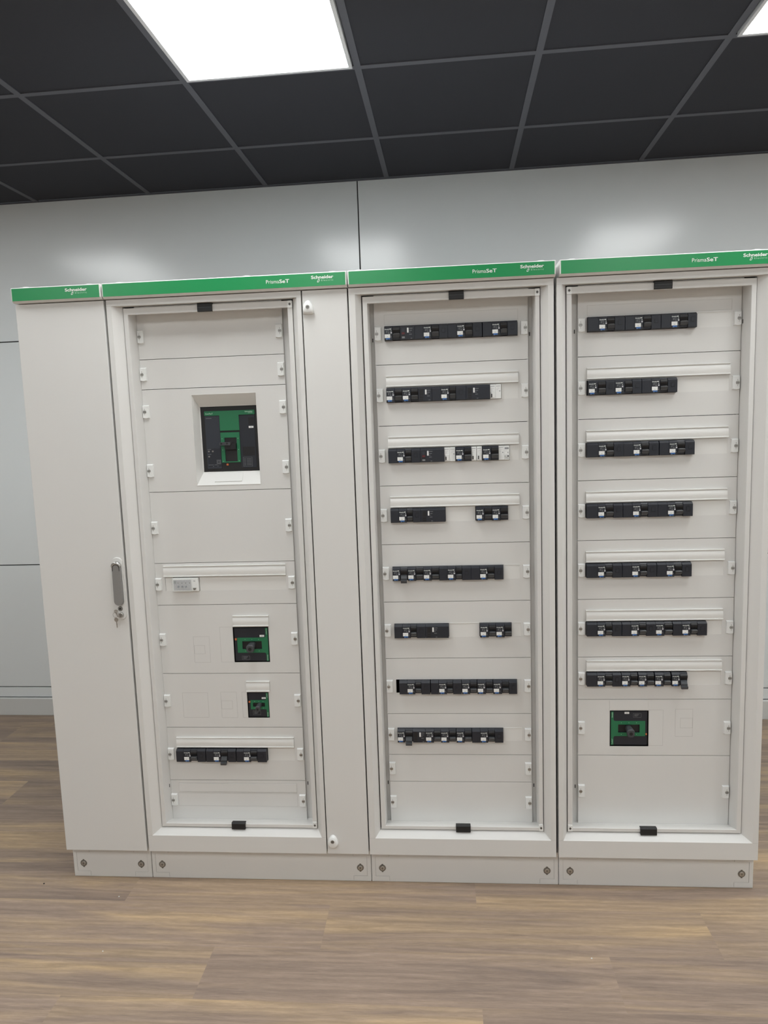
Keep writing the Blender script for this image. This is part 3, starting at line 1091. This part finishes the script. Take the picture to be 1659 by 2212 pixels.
def add_label_face(t, x, z0, z1):
    """print, white name label and blue type label of one breaker"""
    q = MB()
    q.open = True
    y = PF - 0.0001
    q.text('Schneider', x + 0.0020, z1 - 0.0128, 0.0150, 0.0032, y, 'ink', 0.03)
    q.box(x + 0.0175, x + 0.0232, y - 0.0002, y, z1 - 0.0122, z1 - 0.0098, 'ink')
    for k, (dx, ww) in enumerate(((0.006, 0.011), (0.006, 0.0035), (0.0115, 0.005), (0.006, 0.004), (0.0125, 0.005))):
        zz = z1 - 0.0165 - 0.0024 * (k // 2 + (k > 0))
        q.box(x + dx, x + dx + ww, y - 0.0002, y, zz - 0.0006, zz + 0.0006, 'grayink')
    q.box(x + 0.0215, x + 0.0235, y - 0.0002, y, z1 - 0.0178, z1 - 0.0155, 'ink')
    q.ringline(x + 0.0205, x + 0.0255, z1 - 0.0252, z1 - 0.0200, y, 0.0012, 'lilac')
    q.box(x + 0.0217, x + 0.0243, y - 0.0002, y, z1 - 0.0240, z1 - 0.0212, 'rim')
    q.box(x + 0.0215, x + 0.0240, y - 0.0002, y, z1 - 0.0368, z1 - 0.0350, 'grayink')
    q.box(x + 0.0150, x + 0.0200, y - 0.0002, y, z0 + 0.0026, z0 + 0.0034, 'grayink')
    q.box(x + 0.0060, x + 0.0105, y - 0.0002, y, z0 + 0.0022, z0 + 0.0036, 'lilac')
    q.build('printing', t)
    q = MB()
    q.box(x + 0.0015, x + 0.0195, y - 0.0009, y, z1 - 0.0388, z1 - 0.0270, 'gloss')
    q.box(x + 0.0085, x + 0.0125, y - 0.0010, y - 0.0009, z1 - 0.0358, z1 - 0.0348, 'grayink')
    q.build('name_label', t)['label'] = 'white name label'
    q = MB()
    q.box(x + 0.0050, x + 0.0185, y - 0.0004, y, z1 - 0.0434, z1 - 0.0392, 'blue')
    q.build('type_label', t)['label'] = 'blue type label'


def add_toggle(t, x0, x1, z0, z1, down):
    zm = (z0 + z1) / 2 - 0.002
    # black half round window the lever swings in
    q = MB()
    q.prism_x(x0 + 0.0008, x1 - 0.0008, [(0.100, zm), (0.100, z1 - 0.005), (PF + 0.004, z1 - 0.005), (PF - 0.0008, z1 - 0.0085), (PF - 0.0012, z1 - 0.014), (PF + 0.0030, zm)], 'black')
    q.build('lever_window', t, bevel=0.0006, seg=1)
    q = MB()
    if down:
        xa, xb = x0 + 0.0020, x1 - 0.0030
        q.prism_x(xa, xb, [(0.080, zm - 0.001), (PF + 0.003, zm), (PF - 0.004, zm - 0.004), (PF - 0.010, zm - 0.016), (PF - 0.016, z0 + 0.004), (PF - 0.014, z0 - 0.0045), (PF - 0.007, z0 - 0.0055), (PF - 0.002, z0 + 0.004), (0.080, z0 + 0.006)][::-1], 'lever')
        q.box(xa + 0.0005, xb - 0.0005, PF - 0.0115, PF - 0.0085, zm - 0.0125, zm - 0.0105, 'black')
    else:
        xa, xb = x0 + 0.0012, x1 - 0.0012
        q.prism_x(xa, xb, [(0.085, zm - 0.001), (PF + 0.002, zm), (PF - 0.0060, zm - 0.0015), (PF - 0.0065, zm - 0.0035), (PF - 0.0035, zm - 0.0100), (PF + 0.0010, z0 + 0.0075), (0.085, z0 + 0.0075)][::-1], 'lever')
        q.box(xa + 0.004, xb - 0.002, PF - 0.0064, PF - 0.0052, zm - 0.0011, zm - 0.0004, 'greyhandle')
    q.build('toggle_lever', t, bevel=0.0005, seg=1)


def device(cab, row, idx, kinds, xs, z0, z1):
    white = all(k in 'wWo' for k in kinds)
    resid = kinds in ('v', 'V')
    down = 'd' in kinds
    place = f'{ORD[idx]} device from left in the {ORD[DROW[(cab, row)] - 1]} breaker row of {CABN[cab]}'
    if DN[(cab, row)] == idx + 1:
        place = f'last device on the right of the {ORD[DROW[(cab, row)] - 1]} breaker row of {CABN[cab]}'
    grp = f'devices in the {ORD[DROW[(cab, row)] - 1]} breaker row of {CABN[cab]}'
    if (cab) == 2:
        place = ('left', 'lever-down middle', 'right')[idx] + ' one of the three black breakers low in the widest cabinet'
        grp = 'black breakers low in the widest cabinet'
    loc = (xs[0], PF, z0)
    if white:
        t = thing('control_module', loc, 'white ' + place, 'module', grp)
    elif resid:
        t = thing('residual_current_module', loc, 'black ' + place, 'module', grp)
    elif cab == 2:
        t = thing('circuit_breaker', loc, place, 'circuit breaker', grp)
    else:
        t = thing('circuit_breaker', loc, ('lever-down ' if down else '') + 'black ' + place, 'circuit breaker', grp)
    za, zb = z0 + 0.0007, z1 - 0.0007
    # housing
    b = MB()
    for k, a, c in zip(kinds, xs, xs[1:]):
        if k in 'wWo':
            f = 0.0735
            b.prism_x(a + 0.0002, c - 0.0002, [(0.14, za), (0.14, zb), (f + 0.002, zb), (f, zb - 0.001), (f, za + 0.001), (f + 0.002, za)], 'gloss')
        elif k in 'td':
            # cut back behind the lever, with cheeks left and right
            b.prism_x(a + 0.0002, c - 0.0002, [(0.150, za + 0.0016), (0.150, zb), (PF + 0.0084, zb), (PF + 0.0050, zb - 0.004), (PF + 0.0050, za + 0.0035), (PF + 0.007, za + 0.0016)], 'body')
        else:
            seg_block(b, a, c, za, zb)
    b.build('housing', t, bevel=0.0003, seg=1)
    for k, a, c in zip(kinds, xs, xs[1:]):
        if k == 'l':
            add_label_face(t, a, za, zb)
        elif k in 'td':
            add_toggle(t, a, c, za, zb, k == 'd')
        elif k == 's':
            q = MB()
            mx = (a + c) / 2
            q.ringline(mx - 0.0062, mx + 0.0062, zb - 0.0300, zb - 0.0140, PF, 0.0007, 'black', 0.0004)
            q.prism_y(PF - 0.0008, PF, rrect(mx - 0.0048, mx + 0.0048, zb - 0.0285, zb - 0.0165, 0.001, 2), 'body', taper=0.0004)
            q.box(mx - 0.0028, mx + 0.0028, PF - 0.0003, PF, zb - 0.0122, zb - 0.0110, 'black')
            q.build('test_button', t)
        elif k in 'vV':
            bright = (cab, row) in ((3, 1), (3, 3))
            wx = a + (0.0045 if k == 'v' else 0.0060)
            q = MB()
            q.prism_y(PF - 0.0010, PF, rrect(wx, wx + 0.0115, za + 0.0040, zb - 0.0085, 0.001, 2), 'black')
            if bright:
                q.box(wx + 0.001, wx + 0.0105, PF - 0.0014, PF - 0.001, zb - 0.0215, zb - 0.0100, 'slate')
                q.box(wx + 0.001, wx + 0.0105, PF - 0.0016, PF - 0.001, zb - 0.0295, zb - 0.0230, 'red')
                q.box(wx + 0.001, wx + 0.0105, PF - 0.0014, PF - 0.001, za + 0.0045, za + 0.0105, 'grayink')
            else:
                q.box(wx + 0.001, wx + 0.0105, PF - 0.0014, PF - 0.001, za + 0.0165, za + 0.0190, 'body')
                q.box(wx + 0.001, wx + 0.0105, PF - 0.0014, PF - 0.001, za + 0.0080, za + 0.0100, 'body')
            q.build('indicator_window', t)
            q = MB()
            bx = wx + (0.0180 if k == 'v' else 0.0170)
            q.prism_y(PF - 0.0012, PF, rrect(bx, bx + 0.0052, zb - 0.0245, zb - 0.0090, 0.0008, 2), 'gloss')
            q.build('white_slider', t)['label'] = 'white slider'
            q = MB()
            for dz, wz in ((0.0105, 0.0110), (0.0170, 0.0090), (0.0225, 0.0040), (0.0290, 0.0085)):
                q.box(bx + 0.0068, bx + 0.0068 + wz, PF - 0.0002, PF, zb - dz - 0.0014, zb - dz, 'grayink')
            q.box(bx + 0.0110, bx + 0.0165, PF - 0.0002, PF, za + 0.0030, za + 0.0046, 'grayink')
            q.build('printing', t)
        elif k in 'wWo':
            f = 0.0735
            q = MB()
            mx = (a + c) / 2
            q.box(a + 0.002, c - 0.003, f - 0.0002, f, zb - 0.0065, zb - 0.0052, 'grayink')
            q.box(a + 0.003, a + 0.008, f - 0.0002, f, zb - 0.0180, zb - 0.0172, 'lilac')
            q.box(a + 0.003, c - 0.005, f - 0.0002, f, zb - 0.0128, zb - 0.0122, 'lilac')
            if k == 'o':
                q.box(a + 0.002, c - 0.002, f - 0.0002, f, zb - 0.0110, zb - 0.0070, 'grayink')
                q.box(mx + 0.003, mx + 0.005, f - 0.0002, f, zb - 0.0250, zb - 0.0200, 'grayink')
                q.box(a + 0.002, c - 0.002, f - 0.0002, f, za + 0.0040, za + 0.0055, 'grayink')
            if k == 'W':
                q.box(a + 0.012, a + 0.0150, f - 0.0003, f, zb - 0.0235, zb - 0.0205, 'grayink')
            q.build('printing', t)
            if k == 'w':
                q = MB()
                q.prism_y(f - 0.0030, f, rrect(a + 0.0030, a + 0.0145, za + 0.0035, zb - 0.0235, 0.002, 3), 'gloss', taper=0.0006)
                q.prism_y(f - 0.0036, f - 0.0029, rrect(a + 0.0036, a + 0.0068, za + 0.0050, za + 0.0165, 0.0008, 2), 'black')
                q.build('toggle_lever', t)
            if k == 'o':
                q = MB()
                q.prism_y(f - 0.0015, f, rrect(a + 0.0020, a + 0.0150, za + 0.0095, za + 0.0155, 0.0028, 4), 'lever')
                q.prism_y(f - 0.0022, f - 0.0015, rrect(a + 0.0028, a + 0.0110, za + 0.0105, za + 0.0145, 0.0019, 4), 'gloss')
                q.build('push_button', t)
    return t


DROW = {(3, r): r for r in range(1, 9)}
DROW.update({(4, r): r for r in range(1, 8)})
DROW[(2, 8)] = 1
DN = {k: len(v[2]) for k, v in DEV.items()}
for (cab, row), (hx0, hx1, units) in DEV.items():
    ma, mb = RANGE[cab][row]
    zc = 0.2 + 0.05 * (ma + mb) / 2
    for idx, (kinds, xs) in enumerate(units):
        device(cab, row, idx, kinds, xs, zc - HH, zc + HH)

# ---- earth leakage relay under a clear cover ----
zc = zc_of(16, 19)
t = thing('protection_relay', (0.438, 0.062, zc - HH), 'white relay with three small blue dials under a clear cover, in the widest cabinet', 'relay')
x0, x1, z0, z1 = 0.4385, 0.5290, zc - HH + 0.001, zc + HH - 0.001
b = MB()
b.box(x0, x1, 0.070, 0.15, z0, z1, 'gloss')
b.build('housing', t, bevel=0.0008, seg=2)
b = MB()
b.box(x0 + 0.003, x0 + 0.066, 0.0692, 0.070, z0 + 0.003, z1 - 0.006, 'lilac')
b.box(x0 + 0.004, x0 + 0.0125, 0.0688, 0.0692, z1 - 0.0195, z1 - 0.0085, 'grayink')
b.build('fascia', t)
for k in range(3):
    b = MB()
    cx = x0 + 0.0205 + 0.0137 * k
    b.disc_y(cx, z0 + 0.0165, 0.0036, 0.0655, 0.0692, 'navy', 18, 0.0006)
    b.box(cx - 0.0004, cx + 0.0004, 0.0652, 0.0655, z0 + 0.0145, z0 + 0.0185, 'rim')
    b.build('dial', t)
b = MB()
for k in range(4):
    cx = x0 + 0.0195 + 0.0137 * k
    b.disc_y(cx, z0 + 0.0290, 0.0015, 0.0684, 0.0692, 'black', 10)
for dx, dz, ww in ((0.018, 0.0085, 0.006), (0.031, 0.0085, 0.008), (0.046, 0.0085, 0.004), (0.052, 0.0045, 0.010), (0.026, 0.019, 0.003), (0.040, 0.019, 0.002), (0.014, 0.0330, 0.044)):
    b.box(x0 + dx, x0 + dx + ww, 0.0689, 0.0692, z0 + dz, z0 + dz + 0.0007, 'grayink')
b.box(x0 + 0.074, x0 + 0.081, 0.0697, 0.070, z1 - 0.0110, z1 - 0.0094, 'grayink')
b.build('printing', t)
b = MB()
b.prism_y(0.0655, 0.070, [(x0 + 0.0775, z0 + 0.0035), (x0 + 0.081, z0 + 0.006), (x0 + 0.0835, z0 + 0.0115), (x0 + 0.0720, z0 + 0.0115), (x0 + 0.0738, z0 + 0.006)], 'dullsteel', taper=0.0006)
b.build('reset_button', t)
b = MB()
b.open = True
b.rings([(x0 + 0.0005, x0 + 0.0695, z0 + 0.0005, z1 - 0.0005, 0.069), (x0 + 0.0005, x0 + 0.0695, z0 + 0.0005, z1 - 0.0005, 0.0615), (x0 + 0.002, x0 + 0.068, z0 + 0.002, z1 - 0.002, 0.0605)], 'clear')
b.box(x0 + 0.002, x0 + 0.068, 0.0602, 0.0606, z0 + 0.002, z1 - 0.002, 'clear')
b.build('clear_cover', t)


# ================================================================== moulded case breakers
def mccb_small(label, x0, x1, z0, z1, p, flip=False):
    """p: fractions read off the fascia, u from the left and v from the top; flip = turned upside down"""
    t = thing('moulded_case_breaker', (x0, 0.09, z0), label, 'circuit breaker', 'green and black moulded case breakers')
    W_, Hh = x1 - x0, z1 - z0
    yf = 0.0860

    def X(u):
        return x0 + W_ * u

    def Z(v):
        return z1 - Hh * v
    b = MB()
    b.box(x0 + 0.0012, x1 - 0.0012, yf + 0.004, 0.19, z0 + 0.0012, z1 - 0.0012, 'black2')
    s0, s1 = p['u0'], p['u1']
    # raised fascia leaving a dark border, hole for the lever
    a0, a1, b0, b1 = p['win']
    fx0, fx1, fz0, fz1 = X(0.03), X(0.975), Z(0.975), Z(0.035)
    b.box(fx0, X(a0), yf, yf + 0.004, fz0, fz1, 'body')
    b.box(X(a1), fx1, yf, yf + 0.004, fz0, fz1, 'body')
    b.box(X(a0), X(a1), yf, yf + 0.004, fz0, Z(b1), 'body')
    b.box(X(a0), X(a1), yf, yf + 0.004, Z(b0), fz1, 'body')
    b.build('housing', t)
    # green fascia: upright stripe plus a frame round the lever
    g = MB()
    y1_, y0_ = yf, yf - 0.0010
    su0, su1 = p['stripe']
    gu0, gu1, gv0, gv1 = p['frame']
    inner = gu1 if gu1 < su0 else su0
    if not flip:
        g.box(X(su0), X(su1), y0_, y1_, Z(0.975), Z(0.035), 'green2')
        g.box(X(gu0), X(a0), y0_, y1_, Z(gv1), Z(gv0), 'green2')
        g.box(X(a1), X(su0), y0_, y1_, Z(gv1), Z(gv0), 'green2')
        cr = X(su0)
    else:
        g.box(X(su0), X(su1), y0_, y1_, Z(0.975), Z(0.035), 'green2')
        g.box(X(su1), X(a0), y0_, y1_, Z(gv1), Z(gv0), 'green2')
        g.box(X(a1), X(gu1), y0_, y1_, Z(gv1), Z(gv0), 'green2')
        cr = X(su1)
    g.box(X(a0), X(a1), y0_, y1_, Z(b0), Z(gv0), 'green2')
    g.box(X(a0), X(a1), y0_, y1_, Z(gv1), Z(b1), 'green2')
    # small fillets where frame and stripe meet
    sg = -1 if not flip else 1
    r = 0.045 * W_
    for zz, dz in ((Z(gv0), 1), (Z(gv1), -1)):
        pts = [(cr, zz)]
        for i in range(6):
            a = math.pi / 2 * i / 5
            pts.append((cr + sg * r * (1 - math.sin(a)), zz + dz * r * (1 - math.cos(a))))
        if (sg * dz) > 0:
            pts = pts[::-1]
        g.prism_y(y0_, y1_, pts, 'green2')
    g.build('green_fascia', t)
    q = MB()
    sw = (su1 - su0) * W_
    q.open = True
    if not flip:
        q.text('ComPacT', X(su0) + sw * 0.30, Z(0.055), Hh * 0.17, sw * 0.50, y0_ - 0.0001, 'ink2', 0.02, rot=-90)
        q.build('product_lettering', t)
        q = MB()
        q.open = True
        q.text('Schneider', X(su0) + sw * 0.30, Z(0.80), Hh * 0.17, sw * 0.50, y0_ - 0.0001, 'ink2', 0.02, rot=-90)
    else:
        q.text('Schneider', X(su1) - sw * 0.28, Z(0.20), Hh * 0.15, sw * 0.50, y0_ - 0.0001, 'ink2', 0.02, rot=90)
        q.build('product_lettering', t)
        q = MB()
        q.open = True
        q.text('ComPacT', X(su1) - sw * 0.28, Z(0.95), Hh * 0.15, sw * 0.50, y0_ - 0.0001, 'ink2', 0.02, rot=90)
    q.build('maker_lettering', t)
    q = MB()
    q.open = True
    for mu in (a0 + (a1 - a0) * 0.15, (a0 + a1) / 2, a0 + (a1 - a0) * 0.85):
        for mv in ((gv0 + b0) / 2, (gv1 + b1) / 2):
            q.box(X(mu) - 0.0010, X(mu) + 0.0010, y0_ - 0.0002, y0_, Z(mv) - 0.0006, Z(mv) + 0.0006, 'ink2')
    ta, tb, tc, td = p['txt']
    q.ringline(X(ta), X(tb), Z(td), Z(tc), yf, 0.0005, 'grayink')
    for k in range(3):
        zz = Z(tc + (td - tc) * (0.25 + 0.22 * k))
        q.box(X(ta + (tb - ta) * 0.15), X(ta + (tb - ta) * (0.75 - 0.1 * k)), yf - 0.0002, yf, zz - 0.0005, zz + 0.0005, 'grayink')
    q.build('printing', t)
    la, lb, lc, ld = p['lab']
    q = MB()
    q.box(X(la), X(lb), yf - 0.0012, yf, Z(ld), Z(lc), 'gloss')
    q.box(X(la + (lb - la) * 0.35), X(la + (lb - la) * 0.7), yf - 0.0014, yf - 0.0012, Z(lc + (ld - lc) * 0.6), Z(lc + (ld - lc) * 0.45), 'grayink')
    q.build('name_label', t)['label'] = 'small white name label'
    oa, ob, oc, od = p['btn']
    q = MB()
    q.prism_y(yf - 0.0025, yf, rrect(X(oa), X(ob), Z(od), Z(oc), 0.0008, 2), 'orange', taper=0.0005)
    q.build('trip_button', t)['label'] = 'orange push button'
    # lever: stands out through the window and leans down
    ha, hb, hc, hd = p['lev']
    q = MB()
    xa, xb = X(ha), X(hb)
    w0 = xb - xa
    zt, zl = Z(hc), Z(hd)
    stem = [(xa + w0 * 0.22, zt), (xa + w0 * 0.95, zt)]
    # back section at the window, front section lower and larger
    lv = []
    zw = Z((b0 + b1) / 2)
    xc = (xa + xb) / 2 + (0.10 * w0 if not flip else -0.10 * w0)
    for (yy, dz_, hw, hh_) in ((0.100, 0.001, w0 * 0.44, Hh * 0.078), (0.074, 0.0, w0 * 0.48, Hh * 0.088), (0.055, -0.003, w0 * 0.56, Hh * 0.110), (0.051, -0.004, w0 * 0.48, Hh * 0.095)):
        lv.append([q.bm.verts.new((xx, yy, zz_)) for xx, zz_ in rrect(xc - hw, xc + hw, zw + dz_ - hh_, zw + dz_ + hh_, min(hw, hh_) * 0.75, 4)])
    for A, B in zip(lv, lv[1:]):
        n_ = len(A)
        for i in range(n_):
            q.face([A[i], A[(i + 1) % n_], B[(i + 1) % n_], B[i]], 'lever', True)
    q.face(lv[-1], 'lever')
    q.disc_y(xc, zw - 0.004, w0 * 0.24, 0.0502, 0.0511, 'black', 18)
    q.open = True
    q.build('lever', t)
    return t


mccb_small('square green and black breaker with a grey lever, upper of two in the widest cabinet', 0.6385, 0.7650, 0.7905, 0.9175,
           dict(u0=0, u1=1, win=(0.24, 0.79, 0.41, 0.635), stripe=(0.905, 0.970), frame=(0.10, 0.905, 0.31, 0.74), txt=(0.21, 0.43, 0.83, 0.94), lab=(0.74, 0.87, 0.235, 0.29), btn=(0.035, 0.09, 0.325, 0.38), lev=(0.40, 0.60, 0.42, 0.74)))
mccb_small('smallest green and black breaker, below a similar larger one in the widest cabinet', 0.6760, 0.7530, 0.5855, 0.6795,
           dict(u0=0, u1=1, win=(0.24, 0.80, 0.425, 0.575), stripe=(0.865, 0.965), frame=(0.13, 0.865, 0.32, 0.68), txt=(0.22, 0.58, 0.74, 0.90), lab=(0.66, 0.855, 0.21, 0.27), btn=(0.04, 0.12, 0.35, 0.42), lev=(0.44, 0.64, 0.49, 0.70)))
mccb_small('green and black breaker at the bottom of the right-hand cabinet', 1.9360, 2.0645, 0.4825, 0.6100,
           dict(u0=0, u1=1, win=(0.22, 0.78, 0.40, 0.625), stripe=(0.035, 0.100), frame=(0.10, 0.925, 0.30, 0.725), txt=(0.61, 0.82, 0.09, 0.20), lab=(0.385, 0.505, 0.045, 0.10), btn=(0.93, 0.972, 0.645, 0.69), lev=(0.42, 0.60, 0.43, 0.77)), flip=True)

# ---- the big one ----
x0, x1, z0, z1 = 0.5605, 0.7605, 1.4635, 1.6855
t = thing('moulded_case_breaker', (x0, 0.13, z0), 'largest green and black breaker, set deep in a moulded white window near the top', 'circuit breaker', 'green and black moulded case breakers')
W_, Hh, yf = x1 - x0, z1 - z0, 0.121


def X(u):
    return x0 + W_ * u


def Z(v):
    return z1 - Hh * v


b = MB()
b.box(x0, x1, yf, 0.19, z0, z1, 'black2')
b.build('housing', t, bevel=0.001)
b = MB()
b.prism_y(yf - 0.0020, yf, rrect(X(0.065), X(0.32), Z(0.955), Z(0.14), 0.0015, 2), 'slate', taper=0.0005)
b.prism_y(yf - 0.0014, yf, rrect(X(0.665), X(0.935), Z(0.955), Z(0.14), 0.0015, 2), 'body', taper=0.0005)
b.build('side_fascia', t)
b = MB()
g0, g1 = yf - 0.0030, yf
b.prism_y(g0, g1, [(X(0.325), Z(0.135)), (X(0.325), Z(0.37)), (X(0.665), Z(0.37)), (X(0.665), Z(0.135)), (X(0.935), Z(0.135)), (X(0.945), Z(0.125)), (X(0.945), Z(0.075)), (X(0.935), Z(0.065)), (X(0.070), Z(0.065)), (X(0.060), Z(0.075)), (X(0.060), Z(0.125)), (X(0.070), Z(0.135))], 'green2')
b.build('green_top_fascia', t)
b = MB()
ua, ub, va_, vb_ = 0.325, 0.660, 0.40, 0.865
wa, wb, wc, wd_ = 0.392, 0.605, 0.480, 0.850
b.box(X(ua), X(wa), g0, g1, Z(vb_), Z(va_), 'green2')
b.box(X(wb), X(ub), g0, g1, Z(vb_), Z(va_), 'green2')
b.box(X(wa), X(wb), g0, g1, Z(wc), Z(va_), 'green2')
b.box(X(wa), X(wb), g0, g1, Z(vb_), Z(wd_), 'green2')
b.build('green_lever_frame', t)
b = MB()
b.prism_y(yf - 0.018, yf, rrect(X(0.315), X(0.515), Z(0.598), Z(0.548), 0.003, 3), 'lever', taper=0.001)
b.disc_y(X(0.355), Z(0.570), 0.0035, yf - 0.0184, yf - 0.0178, 'black', 14)
b.disc_y(X(0.455), Z(0.570), 0.0035, yf - 0.0184, yf - 0.0178, 'black', 14)
b.prism_y(yf - 0.012, yf, [(X(0.40), Z(0.66)), (X(0.60), Z(0.66)), (X(0.60), Z(0.57)), (X(0.40), Z(0.57))], 'black')
b.build('lever', t)
b = MB()
b.prism_y(yf - 0.0026, yf - 0.0020, rrect(X(0.085), X(0.315), Z(0.93), Z(0.64), 0.001, 2), 'body')
for u, v in ((0.105, 0.685), (0.175, 0.685), (0.105, 0.765)):
    b.disc_y(X(u), Z(v), 0.0030, yf - 0.0040, yf - 0.0026, 'dullsteel', 14)
b.build('trip_unit', t)
b = MB()
b.open = True
yy = yf - 0.0032
b.text('ComPacT', X(0.080), Z(0.116), W_ * 0.135, 0.0050, yy, 'ink2', 0.02)
b.build('product_lettering', t)
b = MB()
b.open = True
b.text('Schneider', X(0.775), Z(0.098), W_ * 0.140, 0.0044, yy, 'ink2', 0.03)
b.box(X(0.83), X(0.91), yy - 0.0002, yy, Z(0.112), Z(0.106), 'ink2')
b.build('maker_lettering', t)
b = MB()
b.open = True
b.box(X(0.085), X(0.185), yf - 0.0023, yf - 0.0020, Z(0.178), Z(0.172), 'grayink')
b.ringline(X(0.235), X(0.305), Z(0.885), Z(0.820), yf - 0.0027, 0.0012, 'grayink')
b.ringline(X(0.252), X(0.288), Z(0.872), Z(0.835), yf - 0.0027, 0.0010, 'grayink')
for u, v, ww in ((0.085, 0.652, 0.06), (0.085, 0.727, 0.06), (0.085, 0.893, 0.09), (0.19, 0.893, 0.05), (0.16, 0.917, 0.02), (0.24, 0.912, 0.02)):
    b.box(X(u), X(u + ww), yf - 0.0028, yf - 0.0026, Z(v + 0.006), Z(v), 'grayink')
for u, v in ((0.352, 0.495), (0.632, 0.495), (0.352, 0.668), (0.632, 0.668), (0.352, 0.845), (0.632, 0.845)):
    b.box(X(u) - 0.0008, X(u) + 0.0008, yy - 0.0002, yy, Z(v) - 0.0010, Z(v) + 0.0010, 'ink2')
b.ringline(X(0.70), X(0.86), Z(0.935), Z(0.790), yf - 0.0015, 0.0006, 'grayink')
for k in range(5):
    b.box(X(0.715), X(0.745), yf - 0.0017, yf - 0.0015, Z(0.815 + 0.023 * k + 0.006), Z(0.815 + 0.023 * k), 'grayink')
    b.box(X(0.760), X(0.845), yf - 0.0017, yf - 0.0015, Z(0.815 + 0.023 * k + 0.005), Z(0.815 + 0.023 * k), 'grayink')
b.build('printing', t)
b = MB()
b.box(X(0.83), X(0.912), yf - 0.0026, yf - 0.0014, Z(0.342), Z(0.312), 'gloss')
b.box(X(0.86), X(0.885), yf - 0.0028, yf - 0.0026, Z(0.331), Z(0.325), 'grayink')
b.build('name_label', t)['label'] = 'small white name label'
b = MB()
b.prism_y(yf - 0.0016, yf - 0.0012, rrect(X(0.825), X(0.925), Z(0.29), Z(0.18), 0.001, 2), 'black')
b.prism_y(yf - 0.0016, yf - 0.0012, rrect(X(0.70), X(0.915), Z(0.765), Z(0.63), 0.001, 2), 'black')
b.build('dark_window', t)
b = MB()
b.prism_y(yf - 0.004, yf, rrect(X(0.402), X(0.438), Z(0.912), Z(0.882), 0.0008, 2), 'orange', taper=0.0005)
b.build('trip_button', t)['label'] = 'orange push button'


# ---- crumbs on the floor ----
def crumb(x, y, r, m, label, cat):
    bm_ = MB()
    n_ = 7
    A = [bm_.bm.verts.new((x + r * math.cos(6.2832 * k / n_) * (1 + 0.3 * (k % 2)), y + r * math.sin(6.2832 * k / n_), 0.0002)) for k in range(n_)]
    B = [bm_.bm.verts.new((x + r * 0.6 * math.cos(6.2832 * k / n_), y + r * 0.6 * math.sin(6.2832 * k / n_), r * 0.8)) for k in range(n_)]
    for k in range(n_):
        bm_.face([A[k], A[(k + 1) % n_], B[(k + 1) % n_], B[k]], m)
    bm_.face(B, m)
    bm_.face(A[::-1], m)
    o = bm_.build('crumb')
    return tag(o, label, cat, 'crumbs on the plank floor')


crumb(-0.0856, -0.0147, 0.0030, 'black', 'tiny black crumb on the floor left of the cabinet plinths', 'crumb')
crumb(0.2236, -0.0765, 0.0022, 'gloss', 'tiny white crumb on the floor just in front of the left plinth', 'crumb')
crumb(0.290, -0.334, 0.0020, 'gloss', 'tiny white crumb on the floor near the lower left corner', 'crumb')
crumb(1.795, -0.310, 0.0024, 'gloss', 'tiny white crumb on the floor in front of the right-hand cabinet', 'crumb')
